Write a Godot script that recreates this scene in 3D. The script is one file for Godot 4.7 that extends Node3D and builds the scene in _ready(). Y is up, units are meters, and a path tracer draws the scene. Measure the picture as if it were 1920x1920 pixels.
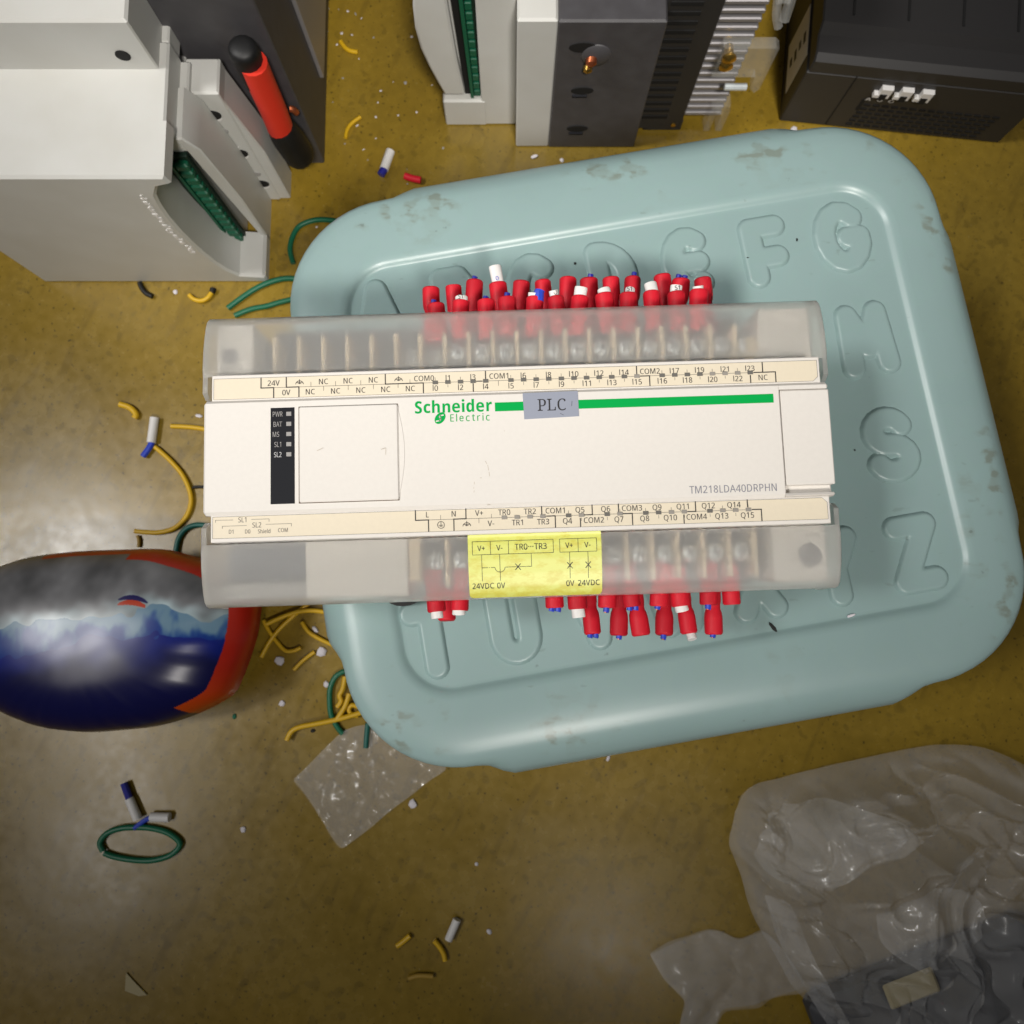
extends Node3D
# A programmable controller on a pale green plastic step stool, among drives, wire ends and plastic bags on a yellow floor.
# Metres, y up; the floor is y = 0. Right in the photograph is +x, down in it is +z.

var T := PackedVector3Array()   # triangles being collected, counter-clockwise seen from outside
var X := Transform3D.IDENTITY   # applied to what is added
var M := {}                     # materials
var names := {}
var rng := RandomNumberGenerator.new()
const PLC_BASE := 0.203
const TOP := 0.077              # height of the controller's face above its base


func _ready() -> void:
	rng.seed = 20
	setup_camera_and_light()
	make_materials()
	make_floor()
	make_stool()
	make_controller()
	make_left_drive()
	make_middle_drive()
	make_right_device()
	make_pack()
	make_bags()
	make_wires()
	make_crumbs()


func setup_camera_and_light() -> void:
	var cam := Camera3D.new()
	cam.name = "camera"
	add_child(cam)
	cam.position = Vector3(0, 0.55, 0)
	cam.rotation_degrees = Vector3(-84, 0, 0)
	cam.near = 0.02
	cam.far = 20.0
	var lens := CameraAttributesPhysical.new()
	lens.frustum_focal_length = 18.13
	lens.exposure_aperture = 15.0
	lens.frustum_focus_distance = 0.285
	lens.frustum_near = 0.02
	lens.frustum_far = 20.0
	cam.attributes = lens
	cam.fov = 67.0
	cam.current = true
	var w := WorldEnvironment.new()
	w.name = "surroundings"
	var e := Environment.new()
	e.background_mode = Environment.BG_COLOR
	e.background_color = Color(0.62, 0.62, 0.64)
	e.background_energy_multiplier = 0.13
	e.tonemap_mode = Environment.TONE_MAPPER_LINEAR
	e.tonemap_exposure = 1.0
	e.sdfgi_enabled = true
	e.ssao_enabled = true
	e.ssil_enabled = true
	w.environment = e
	add_child(w)
	# the strip lamp of the workshop, up on the left
	var a := AreaLight3D.new()
	a.name = "strip_lamp"
	a.area_size = Vector2(0.13, 1.1)
	a.light_color = Color(1.0, 0.98, 0.95)
	a.light_energy = 0.85
	a.shadow_enabled = true
	a.area_range = 8.0
	add_child(a)
	a.position = Vector3(-1.55, 2.6, 0.6)
	a.look_at(Vector3(0, 0.1, 0.1), Vector3.FORWARD)
	# added fill spot for the front faces of the drives, no lamp known there
	var f := SpotLight3D.new()
	f.name = "added_fill_spot"
	f.light_color = Color(1.0, 0.98, 0.95)
	f.light_energy = 8.0
	f.light_size = 0.25
	f.spot_range = 8.0
	f.spot_angle = 9.8
	f.spot_angle_attenuation = 1.0
	f.shadow_enabled = true
	add_child(f)
	f.position = Vector3(0.35, 2.5, 1.2)
	f.look_at(Vector3(-0.04, 0.08, -0.4), Vector3.FORWARD)
	# main light from the left, cone narrowed to leave the near floor dark
	var s := SpotLight3D.new()
	s.name = "main_spot"
	s.light_color = Color(0.995, 0.988, 0.975)
	s.light_energy = 4.7
	s.light_size = 0.26
	s.spot_range = 8.0
	s.spot_angle = 11.2
	s.spot_angle_attenuation = 1.0
	s.shadow_enabled = true
	add_child(s)
	s.position = Vector3(-1.5, 2.2, -0.1)
	s.look_at(Vector3(-0.02, 0.1, -0.22), Vector3.FORWARD)


# ---------------------------------------------------------------- naming

func numbered(n: String) -> String:
	var k: int = names.get(n, 0)
	names[n] = k + 1
	return n if k == 0 else "%s_%03d" % [n, k]


func tag(o: Node, label: String, category: String, group := "") -> Node:
	o.set_meta("label", label)
	o.set_meta("category", category)
	if group:
		o.set_meta("group", group)
	return o


func thing(n: String, label: String, category: String, at := Vector3.ZERO, turn := 0.0, group := "") -> Node3D:
	var o := Node3D.new()
	o.name = numbered(n)
	add_child(o)
	o.position = at
	o.rotation.y = turn
	tag(o, label, category, group)
	return o


# commits the collected triangles as one named mesh
func part(n: String, m: Material, parent: Node, angle := 35.0, uv = null) -> MeshInstance3D:
	var o := MeshInstance3D.new()
	o.mesh = take(angle, uv)
	o.material_override = m
	if parent == self:
		o.name = numbered(n)
		add_child(o)
	else:
		o.name = n
		parent.add_child(o, true)
	return o


func again(n: String, mesh: Mesh, m: Material, parent: Node, xf: Transform3D) -> MeshInstance3D:
	var o := MeshInstance3D.new()
	o.mesh = mesh
	o.material_override = m
	o.transform = xf
	o.name = n
	parent.add_child(o, true)
	return o


# ---------------------------------------------------------------- shapes

func take(angle := 35.0, uv = null) -> ArrayMesh:
	var n := T.size() / 3
	var fn := PackedVector3Array()
	fn.resize(n)
	var near := {}
	for i in n:
		var a := T[i * 3]
		fn[i] = (T[i * 3 + 1] - a).cross(T[i * 3 + 2] - a)
		if angle > 0.0:
			for k in 3:
				var key := Vector3i((T[i * 3 + k] * 2e5).round())
				if near.has(key):
					near[key].append(i)
				else:
					near[key] = [i]
	var normals := PackedVector3Array()
	normals.resize(n * 3)
	var least := cos(deg_to_rad(angle))
	for i in n:
		var own := fn[i].normalized()
		for k in 3:
			if angle <= 0.0:
				normals[i * 3 + k] = own
				continue
			var sum := Vector3.ZERO
			for j in near[Vector3i((T[i * 3 + k] * 2e5).round())]:
				if fn[j].normalized().dot(own) >= least:
					sum += fn[j]
			normals[i * 3 + k] = sum.normalized() if sum.length() > 1e-14 else own
	var uvs := PackedVector2Array()
	if uv != null:
		uvs.resize(n * 3)
		for i in n * 3:
			uvs[i] = uv.call(T[i])
	var index := PackedInt32Array()
	index.resize(n * 3)
	for i in n:
		index[i * 3] = i * 3
		index[i * 3 + 1] = i * 3 + 2
		index[i * 3 + 2] = i * 3 + 1
	var arrays := []
	arrays.resize(Mesh.ARRAY_MAX)
	arrays[Mesh.ARRAY_VERTEX] = T
	arrays[Mesh.ARRAY_NORMAL] = normals
	if uv != null:
		arrays[Mesh.ARRAY_TEX_UV] = uvs
	arrays[Mesh.ARRAY_INDEX] = index
	var m := ArrayMesh.new()
	if n:
		m.add_surface_from_arrays(Mesh.PRIMITIVE_TRIANGLES, arrays)
	T = PackedVector3Array()
	return m


func tri(a: Vector3, b: Vector3, c: Vector3) -> void:
	T.append(X * a)
	T.append(X * b)
	T.append(X * c)


func quad(a: Vector3, b: Vector3, c: Vector3, d: Vector3) -> void:
	tri(a, b, c)
	tri(a, c, d)


# turns the triangles added since i0 so that the closed shape faces outward
func outward(i0: int) -> void:
	var mid := Vector3.ZERO
	for i in range(i0, T.size()):
		mid += T[i]
	mid /= maxf(1.0, T.size() - i0)
	var vol := 0.0
	for i in range(i0, T.size(), 3):
		vol += (T[i] - mid).dot((T[i + 1] - mid).cross(T[i + 2] - mid))
	if vol < 0.0:
		for i in range(i0, T.size(), 3):
			var t := T[i + 1]
			T[i + 1] = T[i + 2]
			T[i + 2] = t


func upward(i0: int) -> void:
	for i in range(i0, T.size(), 3):
		if (T[i + 1] - T[i]).cross(T[i + 2] - T[i]).y < 0.0:
			var t := T[i + 1]
			T[i + 1] = T[i + 2]
			T[i + 2] = t


func loft(rings: Array, caps := true, closed := true) -> void:
	var i0 := T.size()
	for k in rings.size() - 1:
		var a: PackedVector3Array = rings[k]
		var b: PackedVector3Array = rings[k + 1]
		var n := a.size()
		for i in (n if closed else n - 1):
			var j := (i + 1) % n
			quad(a[i], a[j], b[j], b[i])
	if caps:
		for e in 2:
			var r: PackedVector3Array = rings[0] if e == 0 else rings[-1]
			var mid := Vector3.ZERO
			for p in r:
				mid += p
			mid /= r.size()
			for i in r.size():
				var j := (i + 1) % r.size()
				if e == 0:
					tri(mid, r[j], r[i])
				else:
					tri(mid, r[i], r[j])
	outward(i0)


func box(c: Vector3, s: Vector3, ch := 0.0) -> void:
	var h := s / 2
	ch = minf(ch, minf(h.x, minf(h.y, h.z)) * 0.9)
	var rings := []
	for l in ([[-h.y, ch], [-h.y + ch, 0.0], [h.y - ch, 0.0], [h.y, ch]] if ch > 0.0 else [[-h.y, 0.0], [h.y, 0.0]]):
		var x: float = h.x - l[1]
		var z: float = h.z - l[1]
		var y: float = l[0]
		if ch > 0.0:
			var q := ch * 0.6
			rings.append(PackedVector3Array([c + Vector3(-x + q, y, -z), c + Vector3(x - q, y, -z), c + Vector3(x, y, -z + q), c + Vector3(x, y, z - q), c + Vector3(x - q, y, z), c + Vector3(-x + q, y, z), c + Vector3(-x, y, z - q), c + Vector3(-x, y, -z + q)]))
		else:
			rings.append(PackedVector3Array([c + Vector3(-x, y, -z), c + Vector3(x, y, -z), c + Vector3(x, y, z), c + Vector3(-x, y, z)]))
	loft(rings)


func box2(lo: Vector3, hi: Vector3, ch := 0.0) -> void:
	box((lo + hi) / 2, (hi - lo).abs(), ch)


func inset(p: PackedVector2Array, d: float) -> PackedVector2Array:
	var area := 0.0
	for i in p.size():
		area += p[i].cross(p[(i + 1) % p.size()])
	var s := signf(area) * d
	var out := PackedVector2Array()
	for i in p.size():
		var e1 := (p[i] - p[i - 1]).normalized()
		var e2 := (p[(i + 1) % p.size()] - p[i]).normalized()
		var n1 := Vector2(-e1.y, e1.x)
		var n2 := Vector2(-e2.y, e2.x)
		var m := (n1 + n2)
		out.append(p[i] + m / maxf(0.4, 1.0 + n1.dot(n2)) * s)
	return out


func lift(p: Vector2, a: float, axis: String) -> Vector3:
	return Vector3(p.x, a, p.y) if axis == "y" else (Vector3(p.x, p.y, a) if axis == "z" else Vector3(a, p.y, p.x))


# a polygon drawn out along an axis: "y" takes (x, z), "z" takes (x, y), "x" takes (z, y)
func extrude(poly: PackedVector2Array, a0: float, a1: float, axis: String, ch := 0.0, ch0 := 0.0) -> void:
	var i0 := T.size()
	var levels := []
	var d := signf(a1 - a0)
	if ch0 > 0.0:
		levels.append([a0, inset(poly, ch0)])
		levels.append([a0 + d * ch0, poly])
	else:
		levels.append([a0, poly])
	if ch > 0.0:
		levels.append([a1 - d * ch, poly])
		levels.append([a1, inset(poly, ch)])
	else:
		levels.append([a1, poly])
	for k in levels.size() - 1:
		for i in poly.size():
			var j := (i + 1) % poly.size()
			quad(lift(levels[k][1][i], levels[k][0], axis), lift(levels[k][1][j], levels[k][0], axis), lift(levels[k + 1][1][j], levels[k + 1][0], axis), lift(levels[k + 1][1][i], levels[k + 1][0], axis))
	var ids := Geometry2D.triangulate_polygon(poly)
	# the walls wind one way round; the caps must agree with them
	var area := 0.0
	for i in poly.size():
		area += poly[i].cross(poly[(i + 1) % poly.size()])
	for e in 2:
		var l = levels[0] if e == 0 else levels[-1]
		for i in range(0, ids.size(), 3):
			var a: Vector2 = l[1][ids[i]]
			var b: Vector2 = l[1][ids[i + 1]]
			var c: Vector2 = l[1][ids[i + 2]]
			var same := signf((b - a).cross(c - a)) == signf(area)
			if same == (e == 1):
				tri(lift(a, l[0], axis), lift(b, l[0], axis), lift(c, l[0], axis))
			else:
				tri(lift(a, l[0], axis), lift(c, l[0], axis), lift(b, l[0], axis))
	outward(i0)


func smooth_path(pts: Array, steps := 6) -> PackedVector3Array:
	var out := PackedVector3Array()
	var n := pts.size()
	for i in n - 1:
		var a: Vector3 = pts[maxi(i - 1, 0)]
		var b: Vector3 = pts[i]
		var c: Vector3 = pts[i + 1]
		var d: Vector3 = pts[mini(i + 2, n - 1)]
		for k in steps:
			out.append(b.cubic_interpolate(c, a, d, float(k) / steps))
	out.append(pts[n - 1])
	return out


func tube(pts: PackedVector3Array, r, sides := 8) -> void:
	var rings := []
	var side := Vector3.UP
	for i in pts.size():
		var t := (pts[mini(i + 1, pts.size() - 1)] - pts[maxi(i - 1, 0)]).normalized()
		if absf(side.dot(t)) > 0.99:
			side = Vector3.RIGHT if absf(t.x) < 0.9 else Vector3.FORWARD
		side = (side - t * side.dot(t)).normalized()
		var up := t.cross(side)
		var rad: float = r if r is float else r[i]
		var ring := PackedVector3Array()
		for k in sides:
			var a := TAU * k / sides
			ring.append(pts[i] + (side * cos(a) + up * sin(a)) * rad)
		rings.append(ring)
	loft(rings)


# profile of (distance along, radius) turned about the line from a towards dir
func lathe(profile: Array, from: Vector3, dir: Vector3, sides := 16, flat := 1.0) -> void:
	var side := Vector3.UP if absf(dir.normalized().y) < 0.9 else Vector3.RIGHT
	dir = dir.normalized()
	side = (side - dir * side.dot(dir)).normalized()
	var up := dir.cross(side)
	var rings := []
	for p in profile:
		var ring := PackedVector3Array()
		for k in sides:
			var a := TAU * k / sides
			ring.append(from + dir * p[0] + (side * cos(a) * flat + up * sin(a)) * p[1])
		rings.append(ring)
	loft(rings)


func oval(c: Vector3, rx: float, rz: float, h: float, sides := 20) -> void:
	var p := PackedVector2Array()
	for k in sides:
		p.append(Vector2(c.x + rx * cos(TAU * k / sides), c.z + rz * sin(TAU * k / sides)))
	extrude(p, c.y, c.y + h, "y")


# lettering laid on a plane: at = centre, "cap" = height of the capitals; flat on the ground by default
var fonts := {}
func write(s: String, at: Vector3, cap: float, wide := 1.0, face := "Droid Sans", weight := 400, spacing := 0.0, turn := Basis.IDENTITY, thick := 0.0) -> void:
	var key := face + str(weight)
	if not fonts.has(key):
		var f := SystemFont.new()
		f.font_names = [face]
		f.font_weight = weight
		fonts[key] = f
	var tm := TextMesh.new()
	tm.font = fonts[key]
	tm.font_size = 64
	tm.pixel_size = 0.01
	var scale_ := cap / (0.64 * 0.714)
	tm.depth = thick
	tm.curve_step = 2.0
	tm.text = s
	var pieces := [tm]
	var at_x := [0.0]
	if spacing > 0.0:
		pieces.clear()
		at_x.clear()
		var x := 0.0
		for ch in s:
			var one: TextMesh = tm.duplicate()
			one.text = ch
			var b := one.get_aabb()
			pieces.append(one)
			at_x.append(x - b.position.x)
			x += b.size.x + spacing * 0.457
		for i in at_x.size():
			at_x[i] -= x / 2.0
	var box_ := AABB()
	for i in pieces.size():
		var b: AABB = pieces[i].get_aabb()
		b.position.x += at_x[i]
		box_ = b if i == 0 else box_.merge(b)
	var lay := turn * Basis(Vector3.RIGHT, -PI / 2)
	for i in pieces.size():
		for sf in pieces[i].get_surface_count():
			var arr: Array = pieces[i].surface_get_arrays(sf)
			var v: PackedVector3Array = arr[Mesh.ARRAY_VERTEX]
			var ids: PackedInt32Array = arr[Mesh.ARRAY_INDEX]
			for k in range(0, ids.size(), 3):
				var q := []
				for j in 3:
					var p := v[ids[k + j]] + Vector3(at_x[i], 0, 0)
					p = (p - Vector3(box_.get_center().x, box_.end.y, 0)) * scale_ + Vector3(0, cap * 0.5, 0)
					q.append(at + lay * Vector3(p.x * wide, p.y, p.z))
				tri(q[0], q[2], q[1])


# a thin printed line on a level surface
func rule(a: Vector2, b: Vector2, y: float, w: float) -> void:
	var t := (b - a).normalized() * w / 2
	var n := Vector2(-t.y, t.x)
	a -= t
	b += t
	var i0 := T.size()
	quad(Vector3(a.x + n.x, y, a.y + n.y), Vector3(b.x + n.x, y, b.y + n.y), Vector3(b.x - n.x, y, b.y - n.y), Vector3(a.x - n.x, y, a.y - n.y))
	upward(i0)


func arc_rule(c: Vector2, r: float, a0: float, a1: float, y: float, w: float, n := 14) -> void:
	for k in n:
		var p := c + Vector2.from_angle(lerpf(a0, a1, float(k) / n)) * r
		var q := c + Vector2.from_angle(lerpf(a0, a1, float(k + 1) / n)) * r
		rule(p, q, y, w)


func flat_poly(p: PackedVector2Array, y: float) -> void:
	var i0 := T.size()
	var ids := Geometry2D.triangulate_polygon(p)
	for i in range(0, ids.size(), 3):
		tri(Vector3(p[ids[i]].x, y, p[ids[i]].y), Vector3(p[ids[i + 1]].x, y, p[ids[i + 1]].y), Vector3(p[ids[i + 2]].x, y, p[ids[i + 2]].y))
	upward(i0)


func rect(c: Vector2, s: Vector2, y: float) -> void:
	flat_poly(PackedVector2Array([c - s / 2, c + Vector2(s.x, -s.y) / 2, c + s / 2, c + Vector2(-s.x, s.y) / 2]), y)


func rounded(half: Vector2, r: float, c := Vector2.ZERO, n := 5) -> PackedVector2Array:
	var p := PackedVector2Array()
	for q in 4:
		var m := Vector2([1, -1, -1, 1][q], [1, 1, -1, -1][q]) * (half - Vector2(r, r))
		for k in n + 1:
			p.append(c + m + Vector2.from_angle(PI / 2 * (q + float(k) / n)) * r)
	return p


# ---------------------------------------------------------------- materials

func mat(n: String, c: Color, rough := 0.6, metal := 0.0, spec := 0.5) -> StandardMaterial3D:
	var m := StandardMaterial3D.new()
	m.resource_name = n
	m.albedo_color = c
	m.roughness = rough
	m.metallic = metal
	m.metallic_specular = spec
	M[n] = m
	return m


func noise(freq: float, seed_: int, octaves := 4, kind := FastNoiseLite.TYPE_SIMPLEX_SMOOTH) -> FastNoiseLite:
	var n := FastNoiseLite.new()
	n.noise_type = kind
	n.frequency = freq
	n.seed = seed_
	n.fractal_octaves = octaves
	return n


func noise_tex(freq: float, seed_: int, lo: Color, hi: Color, size := 512) -> NoiseTexture2D:
	var t := NoiseTexture2D.new()
	t.width = size
	t.height = size
	t.seamless = true
	t.noise = noise(freq, seed_)
	var g := Gradient.new()
	g.set_color(0, lo)
	g.set_color(1, hi)
	t.color_ramp = g
	return t


func triplanar(m: StandardMaterial3D, per_metre: float) -> void:
	m.uv1_triplanar = true
	m.uv1_scale = Vector3.ONE * per_metre


func make_materials() -> void:
	var grain := noise_tex(0.09, 3, Color(0.985, 0.985, 0.985), Color(1, 1, 1), 256)
	var bumps := noise_tex(0.25, 4, Color.BLACK, Color.WHITE, 256)
	var cream := mat("cream_plastic", Color(0.885, 0.866, 0.84), 0.5)
	var label := mat("label_paper", Color(0.89, 0.845, 0.755), 0.5)
	var inner := mat("terminal_plastic", Color(0.85, 0.77, 0.64), 0.6)
	for m in [cream, label, inner]:
		m.albedo_texture = grain
		m.heightmap_enabled = true
		m.heightmap_texture = bumps
		m.heightmap_scale = 0.0015
		triplanar(m, 18.0)
	mat("print", Color(0.16, 0.15, 0.16), 0.6)
	mat("thin_print", Color(0.36, 0.33, 0.31), 0.6)
	mat("grey_print", Color(0.52, 0.52, 0.56), 0.6)
	mat("green_print", Color(0.0, 0.64, 0.29), 0.6, 0.0, 0.25)
	mat("panel_black", Color(0.1, 0.105, 0.125), 0.6, 0.0, 0.3)
	mat("panel_print", Color(0.78, 0.78, 0.78), 0.6)
	mat("lamp_grey", Color(0.62, 0.61, 0.6), 0.35)
	mat("lens_grey", Color(0.43, 0.42, 0.4), 0.3)
	mat("lens_pale", Color(0.6, 0.58, 0.55), 0.3)
	mat("silver_sticker", Color(0.6, 0.62, 0.68), 0.5, 0.15)
	var cover := mat("clear_cover", Color(0.99, 0.985, 0.97, 0.16), 0.3)
	cover.refraction_enabled = true
	cover.refraction_scale = 0.02
	mat("slot_dark", Color(0.21, 0.205, 0.21), 0.6)
	mat("slot_blue", Color(0.3, 0.32, 0.37), 0.6)
	mat("screw_steel", Color(0.9, 0.93, 0.94), 0.4, 0.5)
	mat("hole_clamp_grey", Color(0.5, 0.49, 0.5), 0.7)  # the clamp's own grey; on the fixing holes it stands for their shade
	var red := mat("red_vinyl", Color(0.79, 0.1, 0.17), 0.55, 0.0, 0.4)
	red.rim_enabled = false
	mat("red_vinyl_dull", Color(0.72, 0.085, 0.15), 0.6, 0.0, 0.4)
	mat("blue_wire", Color(0.16, 0.27, 0.75), 0.45)
	mat("blue_dark", Color(0.14, 0.15, 0.55), 0.45)
	mat("white_sleeve", Color(0.88, 0.87, 0.86), 0.5)
	mat("black_rubber", Color(0.045, 0.045, 0.05), 0.55)
	var drive := mat("drive_plastic", Color(0.79, 0.79, 0.775), 0.42)
	drive.albedo_texture = noise_tex(0.012, 11, Color(0.965, 0.96, 0.95), Color(1, 1, 1), 256)
	triplanar(drive, 6.0)
	var dark := mat("drive_dark", Color(0.29, 0.285, 0.295), 0.5)
	dark.albedo_texture = noise_tex(0.03, 12, Color(0.9, 0.89, 0.89), Color(1, 1, 1), 256)
	triplanar(dark, 8.0)
	mat("deep", Color(0.035, 0.033, 0.033), 0.8)
	mat("device_dark", Color(0.17, 0.165, 0.165), 0.5)
	mat("green_terminal", Color(0.03, 0.34, 0.24), 0.45)
	mat("green_deep", Color(0.02, 0.14, 0.1), 0.6)
	mat("orange_sleeve", Color(0.86, 0.2, 0.13), 0.5)
	mat("copper", Color(0.8, 0.45, 0.3), 0.35, 0.9)
	mat("brass", Color(0.86, 0.7, 0.36), 0.25, 0.95)
	var alu := mat("aluminium", Color(0.66, 0.65, 0.66), 0.45, 0.6)
	alu.albedo_texture = grain
	triplanar(alu, 30.0)
	var clear := mat("clear_plastic", Color(0.86, 0.86, 0.84, 0.16), 0.2)
	clear.transparency = BaseMaterial3D.TRANSPARENCY_ALPHA
	clear.roughness = 0.27
	clear.clearcoat_enabled = true
	clear.clearcoat = 1.0
	clear.clearcoat_roughness = 0.08
	mat("yellow_wire", Color(0.84, 0.67, 0.1), 0.45)
	mat("pale_yellow_wire", Color(0.66, 0.53, 0.2), 0.5)
	mat("green_wire", Color(0.03, 0.4, 0.28), 0.42)
	mat("teal_wire", Color(0.05, 0.38, 0.34), 0.42)
	mat("crumb_white", Color(0.85, 0.83, 0.85), 0.6)
	mat("crumb_green", Color(0.05, 0.42, 0.3), 0.6)
	mat("dirt", Color(0.12, 0.12, 0.11), 0.8)
	mat("scuff", Color(0.72, 0.67, 0.6), 0.7)
	mat("gap_brown", Color(0.38, 0.32, 0.26), 0.8)
	mat("paper", Color(0.72, 0.67, 0.52), 0.8)
	for n in [["bag_film", 0.19], ["bag_film_thin", 0.13]]:
		var b := mat(n[0], Color(0.93, 0.93, 0.93, n[1]), 0.26)
		b.transparency = BaseMaterial3D.TRANSPARENCY_ALPHA
		b.metallic_specular = 0.7
		b.clearcoat_enabled = true
		b.metallic_specular = 0.85
		b.clearcoat = 1.0
		b.clearcoat_roughness = 0.04


# ---------------------------------------------------------------- the floor

func make_floor() -> void:
	var size := 2048
	var span := 1.1
	var big := noise(2.2, 1, 4)
	var mid := noise(11.0, 2, 4)
	var fine := noise(95.0, 5, 3)
	var spots := noise(70.0, 8, 2)
	var streak := noise(26.0, 9, 3)
	var grit := noise(260.0, 10, 2)
	var bytes := PackedByteArray()
	bytes.resize(size * size * 3)
	var rough := PackedByteArray()
	rough.resize(size * size)
	for j in size:
		for i in size:
			var x := (float(i) / size - 0.5) * span
			var z := (float(j) / size - 0.5) * span
			var b := big.get_noise_2d(x, z)
			var m := mid.get_noise_2d(x, z)
			var f := fine.get_noise_2d(x, z)
			var k := 0.94 + b * 0.15 + m * 0.05 + f * 0.05
			var grey := clampf(0.05 + m * 0.16 - b * 0.4, 0.0, 0.3)
			var c := Color(0.60, 0.49, 0.16).lerp(Color(0.5, 0.43, 0.22), grey)
			var s := spots.get_noise_2d(x, z) + 0.35 * m
			if s > 0.5:
				c = c.lerp(Color(0.25, 0.21, 0.08), clampf((s - 0.5) * 2.0, 0.0, 0.16))
			var gr := grit.get_noise_2d(x, z)
			if gr > 0.6:
				c = c.lerp(Color(0.2, 0.17, 0.08), clampf((gr - 0.6) * 6.0, 0.0, 0.6))
			elif gr < -0.7:
				c = c.lerp(Color(0.72, 0.66, 0.5), clampf((-0.7 - gr) * 5.0, 0.0, 0.4))
			var w := streak.get_noise_2d(x * 2.2 + z, z * 0.5)
			if w > 0.3:
				c = c.lerp(Color(0.3, 0.24, 0.1), clampf((w - 0.3) * 0.6, 0.0, 0.14))
			c = c * k
			var o := (j * size + i) * 3
			bytes[o] = clampi(int(c.r * 255.0), 0, 255)
			bytes[o + 1] = clampi(int(c.g * 255.0), 0, 255)
			bytes[o + 2] = clampi(int(c.b * 255.0), 0, 255)
			rough[j * size + i] = clampi(int((0.26 + 0.05 * m + 0.04 * f) * 255.0), 20, 255)
	var floor_ := mat("yellow_floor", Color.WHITE, 1.0)
	floor_.albedo_texture = ImageTexture.create_from_image(Image.create_from_data(size, size, false, Image.FORMAT_RGB8, bytes))
	floor_.roughness_texture = ImageTexture.create_from_image(Image.create_from_data(size, size, false, Image.FORMAT_L8, rough))
	floor_.heightmap_enabled = true
	floor_.heightmap_texture = noise_tex(0.05, 15, Color.BLACK, Color.WHITE, 512)
	floor_.heightmap_scale = 0.012
	floor_.uv1_scale = Vector3(1, 1, 1)
	quad(Vector3(-4, 0, -4), Vector3(-4, 0, 4), Vector3(4, 0, 4), Vector3(4, 0, -4))
	upward(0)
	var o := part("floor", floor_, self, 0.0, func(v: Vector3) -> Vector2: return Vector2(v.x / span + 0.5, v.z / span + 0.5))
	o.set_meta("kind", "structure")


# ---------------------------------------------------------------- the stool

func stool_outline(t: float, grow: float, flare: float, y: float) -> PackedVector3Array:
	# t = 0 at the edge of the sunk panel, 1 at the outer edge of the seat
	var a := lerpf(0.1285, 0.1605, t) + grow
	var b := lerpf(0.0995, 0.1385, t) + grow
	var r := maxf(lerpf(0.022, 0.056, t) + grow, 0.003)
	var out := PackedVector3Array()
	for q in 4:
		var s := Vector2([1, -1, -1, 1][q], [1, 1, -1, -1][q])
		for k in 15:
			var p := s * Vector2(a - r, b - r) + Vector2.from_angle(PI / 2 * (q + k / 14.0)) * r
			out.append(Vector3(p.x, y, p.y))
		var s2 := Vector2([1, -1, -1, 1][(q + 1) % 4], [1, 1, -1, -1][(q + 1) % 4])
		var p0 := s * Vector2(a - r, b - r) + Vector2.from_angle(PI / 2 * (q + 1)) * r
		var p1 := s2 * Vector2(a - r, b - r) + Vector2.from_angle(PI / 2 * (q + 1)) * r
		var nrm := Vector2.from_angle(PI / 2 * (q + 1))
		for k in range(1, 40):
			var p := p0.lerp(p1, k / 40.0)
			var u := absf(p.x) if q % 2 == 0 else absf(p.y)
			var edge := 0.1 if q % 2 == 0 else 0.078
			p += nrm * flare * smoothstep(edge + 0.004, edge - 0.011, u)
			out.append(Vector3(p.x, y, p.y))
	return out


func seg_dist(p: Vector2, a: Vector2, b: Vector2) -> float:
	var t := clampf((p - a).dot(b - a) / maxf((b - a).length_squared(), 1e-9), 0.0, 1.0)
	return p.distance_to(a + (b - a) * t)


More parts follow.
